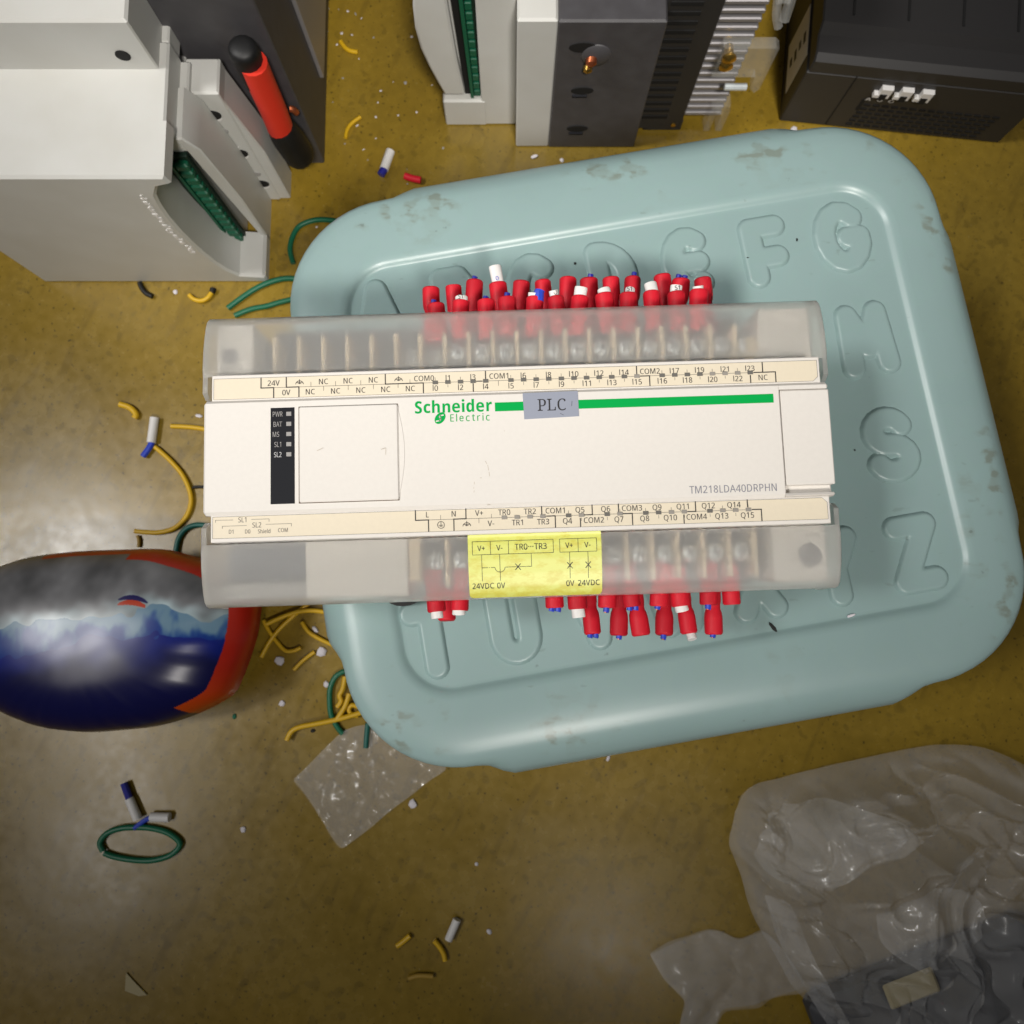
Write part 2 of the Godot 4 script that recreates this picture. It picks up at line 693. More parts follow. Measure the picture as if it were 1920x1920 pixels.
# each letter as strokes on a 2 x 2 square, y up
func strokes(ch: String) -> Array:
	var v := Vector2(0, 0)
	match ch:
		"A": return [[-0.75, -1, 0, 1], [0.75, -1, 0, 1], [-0.4, -0.3, 0.4, -0.3]]
		"B": return [[-0.6, -1, -0.6, 1], [-0.6, 1, 0.2, 1], [0.2, 1, 0.55, 0.5], [0.55, 0.5, 0.2, 0], [-0.6, 0, 0.2, 0], [0.2, 0, 0.7, -0.5], [0.7, -0.5, 0.2, -1], [0.2, -1, -0.6, -1]]
		"C": return arc_strokes(0, 0, 0.8, 1.0, 50, 310)
		"D": return [[-0.6, -1, -0.6, 1]] + arc_strokes(-0.5, 0, 1.2, 1.0, -90, 90)
		"E": return arc_strokes(0, 0, 0.8, 1.0, 55, 305) + [[-0.6, 0.0, 0.45, 0.0]]
		"F": return [[-0.6, -1, -0.6, 0.9], [-0.6, 0.9, 0.6, 0.9], [-0.6, -0.3, 0.5, -0.3]]
		"G": return arc_strokes(0, 0, 0.85, 1.0, 45, 340) + [[0.8, -0.3, 0.8, -0.05], [0.8, -0.05, 0.25, -0.05]]
		"H": return [[-0.7, -1, -0.7, 1], [0.7, -1, 0.7, 1], [-0.7, 0, 0.7, 0]]
		"I": return [[0, -1, 0, 1]]
		"J": return [[0.5, 1, 0.5, -0.5]] + arc_strokes(-0.1, -0.5, 0.6, 0.5, 180, 360)
		"K": return [[-0.6, -1, -0.6, 1], [-0.6, 0, 0.6, 1], [-0.6, 0, 0.7, -1]]
		"L": return [[-0.5, 1, -0.5, -1], [-0.5, -1, 0.6, -1]]
		"M": return [[-0.85, -1, -0.7, 1], [-0.7, 1, 0, -0.3], [0, -0.3, 0.7, 1], [0.7, 1, 0.85, -1]]
		"N": return [[-0.65, -1, -0.65, 1], [-0.65, 1, 0.65, -1], [0.65, -1, 0.65, 1]]
		"O": return arc_strokes(0, 0, 0.85, 1.0, 0, 360)
		"P": return [[-0.55, -1, -0.55, 1]] + arc_strokes(-0.1, 0.45, 0.7, 0.55, -90, 90) + [[-0.55, 1, 0, 1], [-0.55, -0.1, 0, -0.1]]
		"Q": return arc_strokes(0, 0, 0.85, 1.0, 0, 360) + [[0.3, -0.4, 0.8, -1]]
		"R": return [[-0.6, -1, -0.6, 1]] + arc_strokes(-0.1, 0.5, 0.7, 0.5, -90, 90) + [[-0.6, 1, 0, 1], [-0.6, 0, 0, 0], [0, 0, 0.65, -1]]
		"S": return arc_strokes(0, 0.5, 0.7, 0.5, 20, 270) + arc_strokes(0, -0.5, 0.75, 0.5, -160, 90)
		"T": return [[-0.8, 1, 0.8, 1], [0, 1, 0, -1]]
		"U": return [[-0.65, 1, -0.65, -0.4], [0.65, 1, 0.65, -0.4]] + arc_strokes(0, -0.4, 0.65, 0.6, 180, 360)
		"V": return [[-0.7, 1, 0, -1], [0, -1, 0.7, 1]]
		"W": return [[-0.9, 1, -0.5, -1], [-0.5, -1, 0, 0.5], [0, 0.5, 0.5, -1], [0.5, -1, 0.9, 1]]
		"X": return [[-0.7, 1, 0.7, -1], [0.7, 1, -0.7, -1]]
		"Y": return [[-0.7, 1, 0, 0], [0.7, 1, 0, 0], [0, 0, 0, -1]]
		"Z": return [[-0.7, 1, 0.7, 1], [0.7, 1, -0.7, -1], [-0.7, -1, 0.7, -1]]
	return []


func arc_strokes(cx: float, cy: float, rx: float, ry: float, a0: float, a1: float) -> Array:
	var out := []
	var n := 12
	for k in n:
		var p := deg_to_rad(lerpf(a0, a1, float(k) / n))
		var q := deg_to_rad(lerpf(a0, a1, float(k + 1) / n))
		out.append([cx + rx * cos(p), cy + ry * sin(p), cx + rx * cos(q), cy + ry * sin(q)])
	return out


func make_stool() -> void:
	var t := thing("step_stool", "pale green plastic step stool with raised alphabet letters under the controller", "stool", Vector3(0.0642, 0, -0.0739), deg_to_rad(10.0))
	# colour: clean moulded plastic with rubbed-in grime along the rounded rim
	var size := 1024
	var fine := noise(75.0, 21, 4)
	var scratch := noise(150.0, 24, 3)
	var mid := noise(14.0, 22, 4)
	var big := noise(4.0, 23, 3)
	var bytes := PackedByteArray()
	bytes.resize(size * size * 3)
	for j in size:
		for i in size:
			var p := Vector2((float(i) / size - 0.5) * 0.36, (float(j) / size - 0.5) * 0.36)
			var q := Vector2(absf(p.x), absf(p.y)) - Vector2(0.1605 - 0.056, 0.1385 - 0.056)
			var d := Vector2(maxf(q.x, 0), maxf(q.y, 0)).length() + minf(maxf(q.x, q.y), 0.0) - 0.056
			var f := fine.get_noise_2d(p.x, p.y)
			var m := mid.get_noise_2d(p.x, p.y)
			var g := big.get_noise_2d(p.x, p.y)
			var c := Color(0.55, 0.645, 0.64) * (1.0 + 0.02 * m + 0.015 * g)
			var band := exp(-pow((d + 0.012) / 0.006, 2.0)) * smoothstep(0.0, 0.4, m + g * 0.9 - 0.1) * smoothstep(0.0, 0.4, f + 0.05)
			band += 0.3 * exp(-pow((d + 0.022) / 0.01, 2.0)) * smoothstep(0.22, 0.45, m + 0.5 * f)
			var rub := scratch.get_noise_2d(p.x * 0.35 + p.y * 0.3, p.y - p.x * 0.25)
			band = band * (0.35 + 0.9 * smoothstep(0.0, 0.5, rub + 0.25 * f))
			c = c.lerp(Color(0.4, 0.38, 0.31), clampf(band * 0.55, 0.0, 0.4))
			if rub > 0.6 and m > 0.05:
				c = c.lerp(Color(0.42, 0.47, 0.44), clampf((rub - 0.6) * 3.0, 0.0, 0.25))
			if f > 0.64 and m > 0.1:
				c = c.lerp(Color(0.36, 0.4, 0.38), clampf((f - 0.6) * 4.0, 0.0, 0.45))
			var o := (j * size + i) * 3
			bytes[o] = clampi(int(c.r * 255.0), 0, 255)
			bytes[o + 1] = clampi(int(c.g * 255.0), 0, 255)
			bytes[o + 2] = clampi(int(c.b * 255.0), 0, 255)
	var green := mat("stool_green", Color.WHITE, 0.34)
	green.albedo_texture = ImageTexture.create_from_image(Image.create_from_data(size, size, false, Image.FORMAT_RGB8, bytes))
	var planar := func(v: Vector3) -> Vector2: return Vector2(v.x / 0.36 + 0.5, v.z / 0.36 + 0.5)
	var y := 0.2
	var rings := []
	for r in [[0, -0.0025, 0, 0.2], [0, -0.0014, 0, 0.20002], [0, -0.0008, 0, 0.2002], [0, 0.0, 0, 0.2008], [0, 0.0009, 0, 0.2015], [0, 0.0022, 0, 0.2021], [0, 0.0042, 0, 0.2025], [0.35, 0, 0, 0.2027], [0.55, 0, 0, 0.2024], [0.7, 0, 0, 0.2014], [0.8, 0, 0, 0.2], [0.88, -0.0006, 0.0008, 0.1978], [0.94, -0.0018, 0.0034, 0.1947], [0.975, -0.0026, 0.0056, 0.1905], [1, -0.0032, 0.0074, 0.184], [1, -0.0022, 0.008, 0.17], [1, 0.0006, 0.0086, 0.14], [1, 0.004, 0.0092, 0.1], [1, 0.0055, 0.0092, 0.085], [1, 0.0025, 0.0092, 0.085], [1, -0.003, 0.0086, 0.14], [0.9, 0, 0, 0.185], [0.3, 0, 0, 0.196]]:
		rings.append(stool_outline(r[0], r[1], r[2], r[3]))
	# panel: rings shrinking to a middle strip keep its normals even
	var i0 := T.size()
	loft(rings, false)
	var first: PackedVector3Array = rings[0]
	var flat := PackedVector2Array()
	for p in first:
		flat.append(Vector2(p.x, p.z))
	# make the seat face up and out
	var up := 0.0
	for i in range(i0, T.size(), 3):
		up += (T[i + 1] - T[i]).cross(T[i + 2] - T[i]).y * (1.0 if T[i].y > 0.199 else 0.0)
	if up < 0.0:
		for i in range(i0, T.size(), 3):
			var s := T[i + 1]
			T[i + 1] = T[i + 2]
			T[i + 2] = s
	flat_poly(flat, y)
	flat_poly(flat, y - 0.004)
	part("seat", green, t, 60.0, planar)
	# four corner legs under the skirt
	for q in 4:
		var s := Vector2([1, -1, -1, 1][q], [1, 1, -1, -1][q])
		var ring_at := func(grow: float, h: float) -> PackedVector3Array:
			var out := PackedVector3Array()
			var r := 0.056 + grow
			var c := s * Vector2(0.1605 - 0.056, 0.1385 - 0.056)
			for k in 11:
				var p: Vector2 = c + Vector2.from_angle(PI / 2 * (q + k / 10.0)) * r
				out.append(Vector3(p.x, h, p.y))
			for k in 11:
				var p: Vector2 = c + Vector2.from_angle(PI / 2 * (q + 1 - k / 10.0)) * (r - 0.004)
				out.append(Vector3(p.x, h, p.y))
			return out
		var rr := []
		for l in [[0.0085, 0.09], [0.012, 0.045], [0.016, 0.0]]:
			rr.append(ring_at.call(l[0], l[1]))
		loft(rr, false)
		part("leg", green, t, 40.0, planar)
	# the alphabet, four rows
	var rows := ["ABCDEFG", "HIJKLM", "NOPQRS", "TUVWXYZ"]
	for r in 4:
		var n: int = rows[r].length()
		for k in n:
			var c := Vector2(lerpf(-0.1145, 0.1065, float(k) / (n - 1)), -0.076 + 0.0505 * r)
			make_letter(rows[r][k], c, t, green, planar)


func make_letter(ch: String, c: Vector2, parent: Node, m: Material, uv: Callable) -> void:
	var st := strokes(ch)
	var sc := Vector2(0.0098, 0.0124)
	var rad := 0.0052
	var segs := []
	for s in st:
		segs.append([Vector2(s[0], -s[1]) * sc, Vector2(s[2], -s[3]) * sc])
	var step := 0.0006
	var half := Vector2(0.0095, 0.0125) + Vector2(rad, rad) + Vector2(0.0012, 0.0012)
	var nx := int(ceil(half.x * 2 / step))
	var nz := int(ceil(half.y * 2 / step))
	var hs := PackedFloat32Array()
	for j in nz + 1:
		for i in nx + 1:
			var p := Vector2(i * step, j * step) - half
			var d := 1.0
			for s in segs:
				d = minf(d, seg_dist(p, s[0], s[1]))
			var e := clampf((rad + 0.0005 - d) / 0.0021, -0.3, 1.0)
			hs.append(-0.0003 if e <= 0.0 else 0.0019 * (1.0 - pow(1.0 - e, 2.4)) - 0.0001)
	for j in nz:
		for i in nx:
			var a := j * (nx + 1) + i
			if maxf(maxf(hs[a], hs[a + 1]), maxf(hs[a + nx + 1], hs[a + nx + 2])) <= -0.0002:
				continue
			var at := func(ii: int, jj: int) -> Vector3: return Vector3(c.x - half.x + ii * step, 0.2 + hs[jj * (nx + 1) + ii], c.y - half.y + jj * step)
			quad(at.call(i, j), at.call(i, j + 1), at.call(i + 1, j + 1), at.call(i + 1, j))
	upward(0)
	part("raised_letter", m, parent, 50.0, uv)


# ---------------------------------------------------------------- the controller

var plc: Node3D

func slot_x(s: float, top: bool) -> float:
	return -0.02895 + s * 0.004525 if top else -0.0057 + s * 0.00453


func make_controller() -> void:
	plc = thing("programmable_controller", "cream programmable controller with frosted terminal covers and red crimped wire ends", "controller", Vector3(0.0022, PLC_BASE, -0.0512), deg_to_rad(1.85))
	var cream: Material = M.cream_plastic
	# body under everything
	box2(Vector3(-0.1085, 0, -0.047), Vector3(0.1085, 0.046, 0.045), 0.001)
	part("housing", cream, plc)
	# raised middle cover: two steps along its long edges
	var zt := -0.0206
	var zb := 0.0206
	var prof := PackedVector2Array([Vector2(zt, 0.044), Vector2(zt, TOP - 0.0012), Vector2(zt + 0.0011, TOP), Vector2(zb - 0.0011, TOP), Vector2(zb, TOP - 0.0012), Vector2(zb, 0.044)])
	# the cover is cut short on the right, where the extension door sits lower
	extrude(prof, -0.1115, 0.0938, "x", 0.0004, 0.0008)
	var cov := part("middle_cover", cream, plc)
	var prof2 := PackedVector2Array([Vector2(zt, 0.044), Vector2(zt, TOP - 0.0012), Vector2(zt + 0.0011, TOP), Vector2(-0.0181, TOP), Vector2(-0.0181, TOP - 0.0035), Vector2(0.0178, TOP - 0.0035), Vector2(0.0192, TOP - 0.003), Vector2(0.0192, TOP - 0.0005), Vector2(zb - 0.0006, TOP), Vector2(zb, TOP - 0.0012), Vector2(zb, 0.044)])
	extrude(prof2, 0.0936, 0.1113, "x", 0.0006)
	part("end_bay", cream, plc)
	box2(Vector3(0.0942, TOP - 0.0034, -0.0179), Vector3(0.1115, TOP - 0.0002, 0.0163), 0.0004)
	part("extension_door", cream, plc)
	# battery and port door
	var door := rounded(Vector2(0.0173, 0.0171), 0.0006, Vector2(-0.06, 0.0))
	for i in door.size():
		if door[i].x > -0.0432:
			door[i].x += 0.0003
	rect(Vector2(-0.0600, 0.0), Vector2(0.0354, 0.03475), TOP + 0.00006)
	part("door_gap", M.gap_brown, plc, 0.0)
	extrude(door, TOP - 0.0002, TOP + 0.0009, "y", 0.0003)
	var dp := PackedVector2Array()
	for k in 13:
		var u := k / 12.0
		dp.append(Vector2(-0.0424 + 0.0023 * sin(u * PI), lerpf(-0.0165, 0.0165, u)))
	part("port_door", cream, plc)
	extrude(dp, TOP - 0.0001, TOP + 0.0002, "y", 0.00018)
	part("finger_rest", cream, plc)
	# status panel
	box2(Vector3(-0.0876, TOP - 0.0001, -0.0172), Vector3(-0.0791, TOP + 0.00015, 0.0173), 0.00005)
	var sp := part("status_panel", M.panel_black, plc, 0.0)
	for k in 5:
		var z := lerpf(-0.0149, -0.0003, k / 4.0)
		box(Vector3(-0.0811, TOP + 0.0002, z), Vector3(0.0018, 0.0003, 0.0015), 0.0001)
		part("indicator_lamp", M.lamp_grey, sp, 0.0)
		var s: String = ["PWR", "BAT", "MS", "SL1", "SL2"][k]
		write(s, Vector3(-0.0869 + 0.00062 * s.length(), TOP + 0.00022, z), 0.0018, 0.72)
	part("panel_lettering", M.panel_print, sp, 0.0)
	make_print_on_cover(cov)
	for side in [-1, 1]:
		make_label_strip(side)
		make_terminals(side)
		make_cover(side)
	# black clip of the rail mount, at the bottom edge
	var cp := Vector2(-0.0516, 0.053)
	oval(Vector3(cp.x, 0.001, cp.y - 0.004), 0.0088, 0.0062, 0.006)
	part("rail_clip", M.black_rubber, plc)


func make_print_on_cover(cov: Node) -> void:
	var y := TOP + 0.00012
	# green bar, on either side of the silver sticker
	flat_poly(PackedVector2Array([Vector2(-0.0078, -0.0166), Vector2(0.0915, -0.0166), Vector2(0.0915, -0.0134), Vector2(-0.0078, -0.0134)]), y)
	part("green_bar", M.green_print, cov, 0.0)
	write("Schneider", Vector3(-0.0226, y, -0.01605), 0.0043, 0.96, "Droid Sans", 700)
	write("Electric", Vector3(-0.0168, y, -0.0117), 0.0026, 0.95, "Droid Sans", 400, 0.34)
	# round leaf-like mark with a pale S-shaped swoosh
	var c := Vector2(-0.0274, -0.0116)
	var ring := PackedVector2Array()
	var hole := PackedVector2Array()
	for k in 28:
		var a := TAU * k / 28
		var e := Vector2(cos(a) * 0.00185 , sin(a) * 0.0021)
		e.x -= e.y * 0.32
		ring.append(c + e)
	flat_poly(ring, y)
	part("lettering", M.green_print, cov, 0.0)
	for k in 2:
		var s := -1.0 if k == 0 else 1.0
		hole.clear()
		for q in [[0.9, -0.95], [-0.15, -0.98], [-0.75, -0.5], [-0.5, 0.05], [0.1, 0.35], [0.15, 0.6], [-0.35, 0.72], [-0.2, 0.3], [-0.5, 0.1], [-0.3, -0.4], [0.2, -0.62]]:
			hole.append(c + Vector2(q[0], q[1]) * 0.00125 * s + Vector2(0.0002 * s, 0.0001 * s))
	var sw := [Vector2(0.0011, -0.00105), Vector2(0.0001, -0.0009), Vector2(-0.0004, -0.0004), Vector2(0.0002, 0.0), Vector2(0.0003, 0.0004), Vector2(-0.0002, 0.0009), Vector2(-0.0013, 0.0011)]
	for k in sw.size() - 1:
		rule(c + sw[k], c + sw[k + 1], y + 0.00005, 0.00042)
	part("mark_swoosh", M.cream_plastic, cov, 0.0)
	write("TM218LDA40DRPHN", Vector3(0.0751, y, 0.01695), 0.0026, 0.93)
	part("type_lettering", M.grey_print, cov, 0.0)
	# the silver sticker that says PLC
	extrude(PackedVector2Array([Vector2(0.0022, -0.0197), Vector2(0.0219, -0.0199), Vector2(0.022, -0.0107), Vector2(0.0025, -0.0102)]), y - 0.0001, y + 0.00012, "y", 0.00004)
	var st := part("silver_sticker", M.silver_sticker, plc, 0.0)
	write("PLC", Vector3(0.0124, y + 0.0002, -0.0152), 0.0042, 0.95, "Droid Serif")
	rule(Vector2(0.0197, -0.0162), Vector2(0.0195, -0.0145), y + 0.0002, 0.00012)
	rule(Vector2(0.0153, -0.0119), Vector2(0.0165, -0.0113), y + 0.0002, 0.00012)
	part("sticker_lettering", M.print, st, 0.0)
	# dark scuffs on the cover
	var marks := [Vector2(-0.0118, 0.0044), Vector2(-0.0112, 0.0054), Vector2(-0.011, 0.0058), Vector2(-0.0107, 0.0077), Vector2(-0.0106, 0.0083), Vector2(-0.0104, 0.0098), Vector2(-0.0159, 0.0117), Vector2(-0.0159, 0.0125), Vector2(-0.0161, 0.0136), Vector2(-0.0161, 0.014), Vector2(-0.016, 0.0148), Vector2(-0.0161, 0.0153), Vector2(-0.0138, 0.0103), Vector2(-0.0132, 0.0103), Vector2(-0.0467, -0.0013), Vector2(-0.0468, 0.001), Vector2(-0.0483, -0.0008), Vector2(-0.0469, -0.0013), Vector2(-0.0709, -0.0011), Vector2(-0.0688, -0.002), Vector2(-0.0115, 0.02), Vector2(-0.0105, 0.0198), Vector2(-0.0048, -0.0063), Vector2(-0.0046, -0.0062)]
	for k in range(0, marks.size(), 2):
		rule(marks[k], marks[k + 1], y + (0.001 if marks[k].x < -0.043 and marks[k].x > -0.077 else 0.0), 0.00013)
	part("scuff", M.scuff, cov, 0.0).set_meta("kind", "stuff")


func make_label_strip(side: int) -> void:
	var top := side < 0
	var cream: Material = M.cream_plastic
	var z0 := 0.0204 * side
	var z1 := 0.0301 * side
	var h := TOP - 0.0012
	box2(Vector3(-0.1091, 0.05, minf(z0, z1)), Vector3(0.1093, h, maxf(z0, z1)), 0.0003)
	var strip := part("label_strip_frame", cream, plc, 0.0)
	# inset paper with a clipped corner on the right
	var za := 0.0211 * side
	var zc := 0.0287 * side
	extrude(PackedVector2Array([Vector2(-0.1083, za), Vector2(0.1066, za), Vector2(0.1083, za + 0.0016 * side), Vector2(0.1083, zc), Vector2(-0.1083, zc)]), h - 0.0003, h + 0.00008, "y")
	part("label_paper", M.label_paper, strip, 0.0)
	var y := h + 0.00016
	# a fine outline round the paper
	for e in [[-0.1083, za, 0.1066, za], [0.1066, za, 0.1083, za + 0.0016 * side], [0.1083, za + 0.0016 * side, 0.1083, zc], [0.1083, zc, -0.1083, zc], [-0.1083, zc, -0.1083, za]]:
		rule(Vector2(e[0], e[1]), Vector2(e[2], e[3]), y, 0.00011)
	var zm := -0.0249 if top else 0.0245
	var zu := -0.0285 if top else 0.0211   # far edge
	var zl := -0.0213 if top else 0.0285   # near edge
	var thin := []
	var heavy := []
	var up := -0.0266 if top else 0.0226   # upper row of lettering
	var dn := -0.0230 if top else 0.0264
	var words := []
	var lamps := []
	if top:
		heavy = [[-13.8, -1, -13.8, 0], [-13.8, 0, -12.8, 0], [-12.8, 0, -12.8, 1], [-11.8, -1, -11.8, 0], [-11.8, 0, -10.8, 0], [-10.8, 0, -10.8, 1], [-3.95, -1, -3.95, 0], [-3.95, 0, -0.95, 0], [-0.95, 0, -0.95, 1], [3, 0.25, 3, 1], [3.3, 0, 3.7, 0], [4, -1, 4, -0.2], [16, -1, 16, -0.25], [16.3, 0, 17, 0], [17, 0, 17, 1], [25, 0.3, 25, 1], [25.3, 0, 27, 0], [27, 0, 27, 1], [26, -1, 26, 0]]
		thin = [[-12.8, 0, -11.8, 0], [-10.8, 0, -3.95, 0], [-0.95, 0, 25, 0], [-9.85, 0, -9.85, -0.45], [-7.9, 0, -7.9, -0.45], [-5.9, 0, -5.9, -0.45], [-8.85, 0, -8.85, 0.45], [-6.9, 0, -6.9, 0.45], [-4.9, 0, -4.9, 0.45], [-2.95, 0, -2.95, 0.4], [-2, 0, -2, -0.4], [5, 0, 5, 0.5]]
		words = [["24V", -12.8, 0], ["0V", -11.8, 1], ["NC", -8.85, 0], ["NC", -6.9, 0], ["NC", -4.9, 0], ["NC", -9.9, 1], ["NC", -7.9, 1], ["NC", -5.9, 1], ["NC", -3.93, 1], ["NC", -1.98, 1], ["COM0", -0.88, 0], ["COM1", 5.05, 0], ["COM2", 17.05, 0], ["NC", 26, 1]]
		for k in 24:
			var s: int = k if k < 5 else (k + 1 if k < 16 else k + 2)
			lamps.append(s)
			words.append(["l%d" % k, s, 1 if s % 2 == 0 else 0])
			thin.append([s, 0.25, s, 0.5] if s % 2 else [s, -0.25, s, -0.5])
	else:
		heavy = [[-6.9, -1, -6.9, 0], [-6.9, 0, -5.9, 0], [-5.9, 0, -5.9, 1], [-2.98, -1, -2.98, 0], [-2.98, 0, -3.93, 0], [-3.93, 0, -3.93, 1], [2.92, -1, 2.92, -0.25], [3.3, 0, 3.95, 0], [3.95, 0, 3.95, 1], [6.85, -1, 6.85, 0], [6.85, 0, 6.2, 0], [5.9, 0.3, 5.9, 1], [8.9, -1, 8.9, -0.25], [9.25, 0, 9.95, 0], [9.95, 0, 9.95, 1], [14.9, -1, 14.9, 0], [14.9, 0, 14.3, 0], [13.95, 0.3, 13.95, 1], [18.95, -1, 18.95, -0.3], [19.3, 0, 20, 0], [20, 0, 20, 1]]
		thin = [[-5.9, 0, -3.93, 0], [-2.98, 0, 19, 0], [-4.95, 0, -4.95, -0.45], [-1.98, 0, -1.98, 0.4], [-1, 0, -1, -0.4]]
		words = [["L", -5.97, 0], ["N", -3.93, 0], ["V+", -1.95, 0], ["V-", -1.05, 1], ["COM1", 3.97, 0], ["COM2", 6.95, 1], ["COM3", 9.95, 0], ["COM4", 14.95, 1], ["TR0", 0, 0], ["TR1", 1, 1], ["TR2", 2, 0], ["TR3", 3, 1]]
		var at := [5, 6, 8, 9, 11, 12, 13, 14, 16, 17, 18, 19]
		var row := [1, 0, 0, 1, 1, 0, 1, 0, 0, 1, 0, 1]
		for k in 12:
			lamps.append(at[k])
			words.append(["Q%d" % (k + 4), at[k] - 0.1, row[k]])
			thin.append([at[k], 0.25, at[k], 0.5] if row[k] == 0 else [at[k], -0.25, at[k], -0.5])
		for k in 4:
			lamps.append(k)
		# serial port legend on the left
		for w in [["SL1", Vector2(-0.0979, 0.0223), 0.0018], ["SL2", Vector2(-0.0928, 0.0243), 0.0018], ["D1", Vector2(-0.1018, 0.0264), 0.0014], ["D0", Vector2(-0.096, 0.0265), 0.0014], ["Shield", Vector2(-0.0902, 0.0265), 0.0014], ["COM", Vector2(-0.0836, 0.0264), 0.0014]]:
			write(w[0], Vector3(w[1].x, y, w[1].y), w[2], 0.85)
		var br := [Vector2(-0.1012, 0.0223), Vector2(-0.1073, 0.0222), Vector2(-0.1073, 0.023), Vector2(-0.0947, 0.0223), Vector2(-0.0885, 0.0223), Vector2(-0.0885, 0.0232), Vector2(-0.0964, 0.0244), Vector2(-0.1049, 0.0244), Vector2(-0.1049, 0.0252), Vector2(-0.0896, 0.0242), Vector2(-0.0806, 0.0242), Vector2(-0.0806, 0.0251)]
		for k in range(0, br.size(), 3):
			rule(br[k], br[k + 1], y, 0.00013)
			rule(br[k + 1], br[k + 2], y, 0.00013)
	var v := func(r: float) -> float: return lerpf(zm, zl, r) if r > 0.0 else lerpf(zm, zu, -r)
	for l in thin:
		rule(Vector2(slot_x(l[0], top), v.call(l[1])), Vector2(slot_x(l[2], top), v.call(l[3])), y, 0.00014)
	part("fine_lines", M.thin_print, strip, 0.0)
	for l in heavy:
		rule(Vector2(slot_x(l[0], top), v.call(l[1])), Vector2(slot_x(l[2], top), v.call(l[3])), y + 0.00004, 0.00036)
	for w in words:
		write(w[0], Vector3(slot_x(w[1], top), y + 0.00004, up if w[2] == 0 else dn), 0.00195, 0.98)
	# earth signs
	for e in ([[-10.75, 0], [-2.9, 0]] if top else [[-2.93, 1]]):
		var c := Vector2(slot_x(e[0], top), (up if e[1] == 0 else dn) + 0.0009)
		arc_rule(c, 0.0014, PI * 1.06, PI * 1.94, y + 0.00004, 0.0002)
		rule(c + Vector2(-0.0009, -0.0008), c + Vector2(0.0009, -0.0008), y + 0.00004, 0.0002)
		rule(c + Vector2(-0.0005, -0.0004), c + Vector2(0.0005, -0.0004), y + 0.00004, 0.0002)
		rule(c + Vector2(0, -0.0019), c + Vector2(0, -0.0003), y + 0.00004, 0.0002)
	if not top:
		var c := Vector2(slot_x(-4.93, false), dn)
		arc_rule(c, 0.0012, 0, TAU, y + 0.00004, 0.00018, 24)
		rule(c + Vector2(0, -0.0011), c + Vector2(0, 0.0004), y + 0.00004, 0.00018)
		rule(c + Vector2(-0.0007, 0.0001), c + Vector2(0.0007, 0.0001), y + 0.00004, 0.00018)
		rule(c + Vector2(-0.0004, 0.0005), c + Vector2(0.0004, 0.0005), y + 0.00004, 0.00018)
	part("lettering", M.print, strip, 0.0)
	var pale := [16, 22, 23, 24] if top else [0, 1, 2, 3, 6, 9, 13, 14, 17, 18, 19]
	for s in lamps:
		box(Vector3(slot_x(s, top), y + 0.0001, zm), Vector3(0.0019, 0.0004, 0.0013), 0.0001)
		part("indicator_lamp", M.lens_pale if s in pale else M.lens_grey, strip, 0.0)


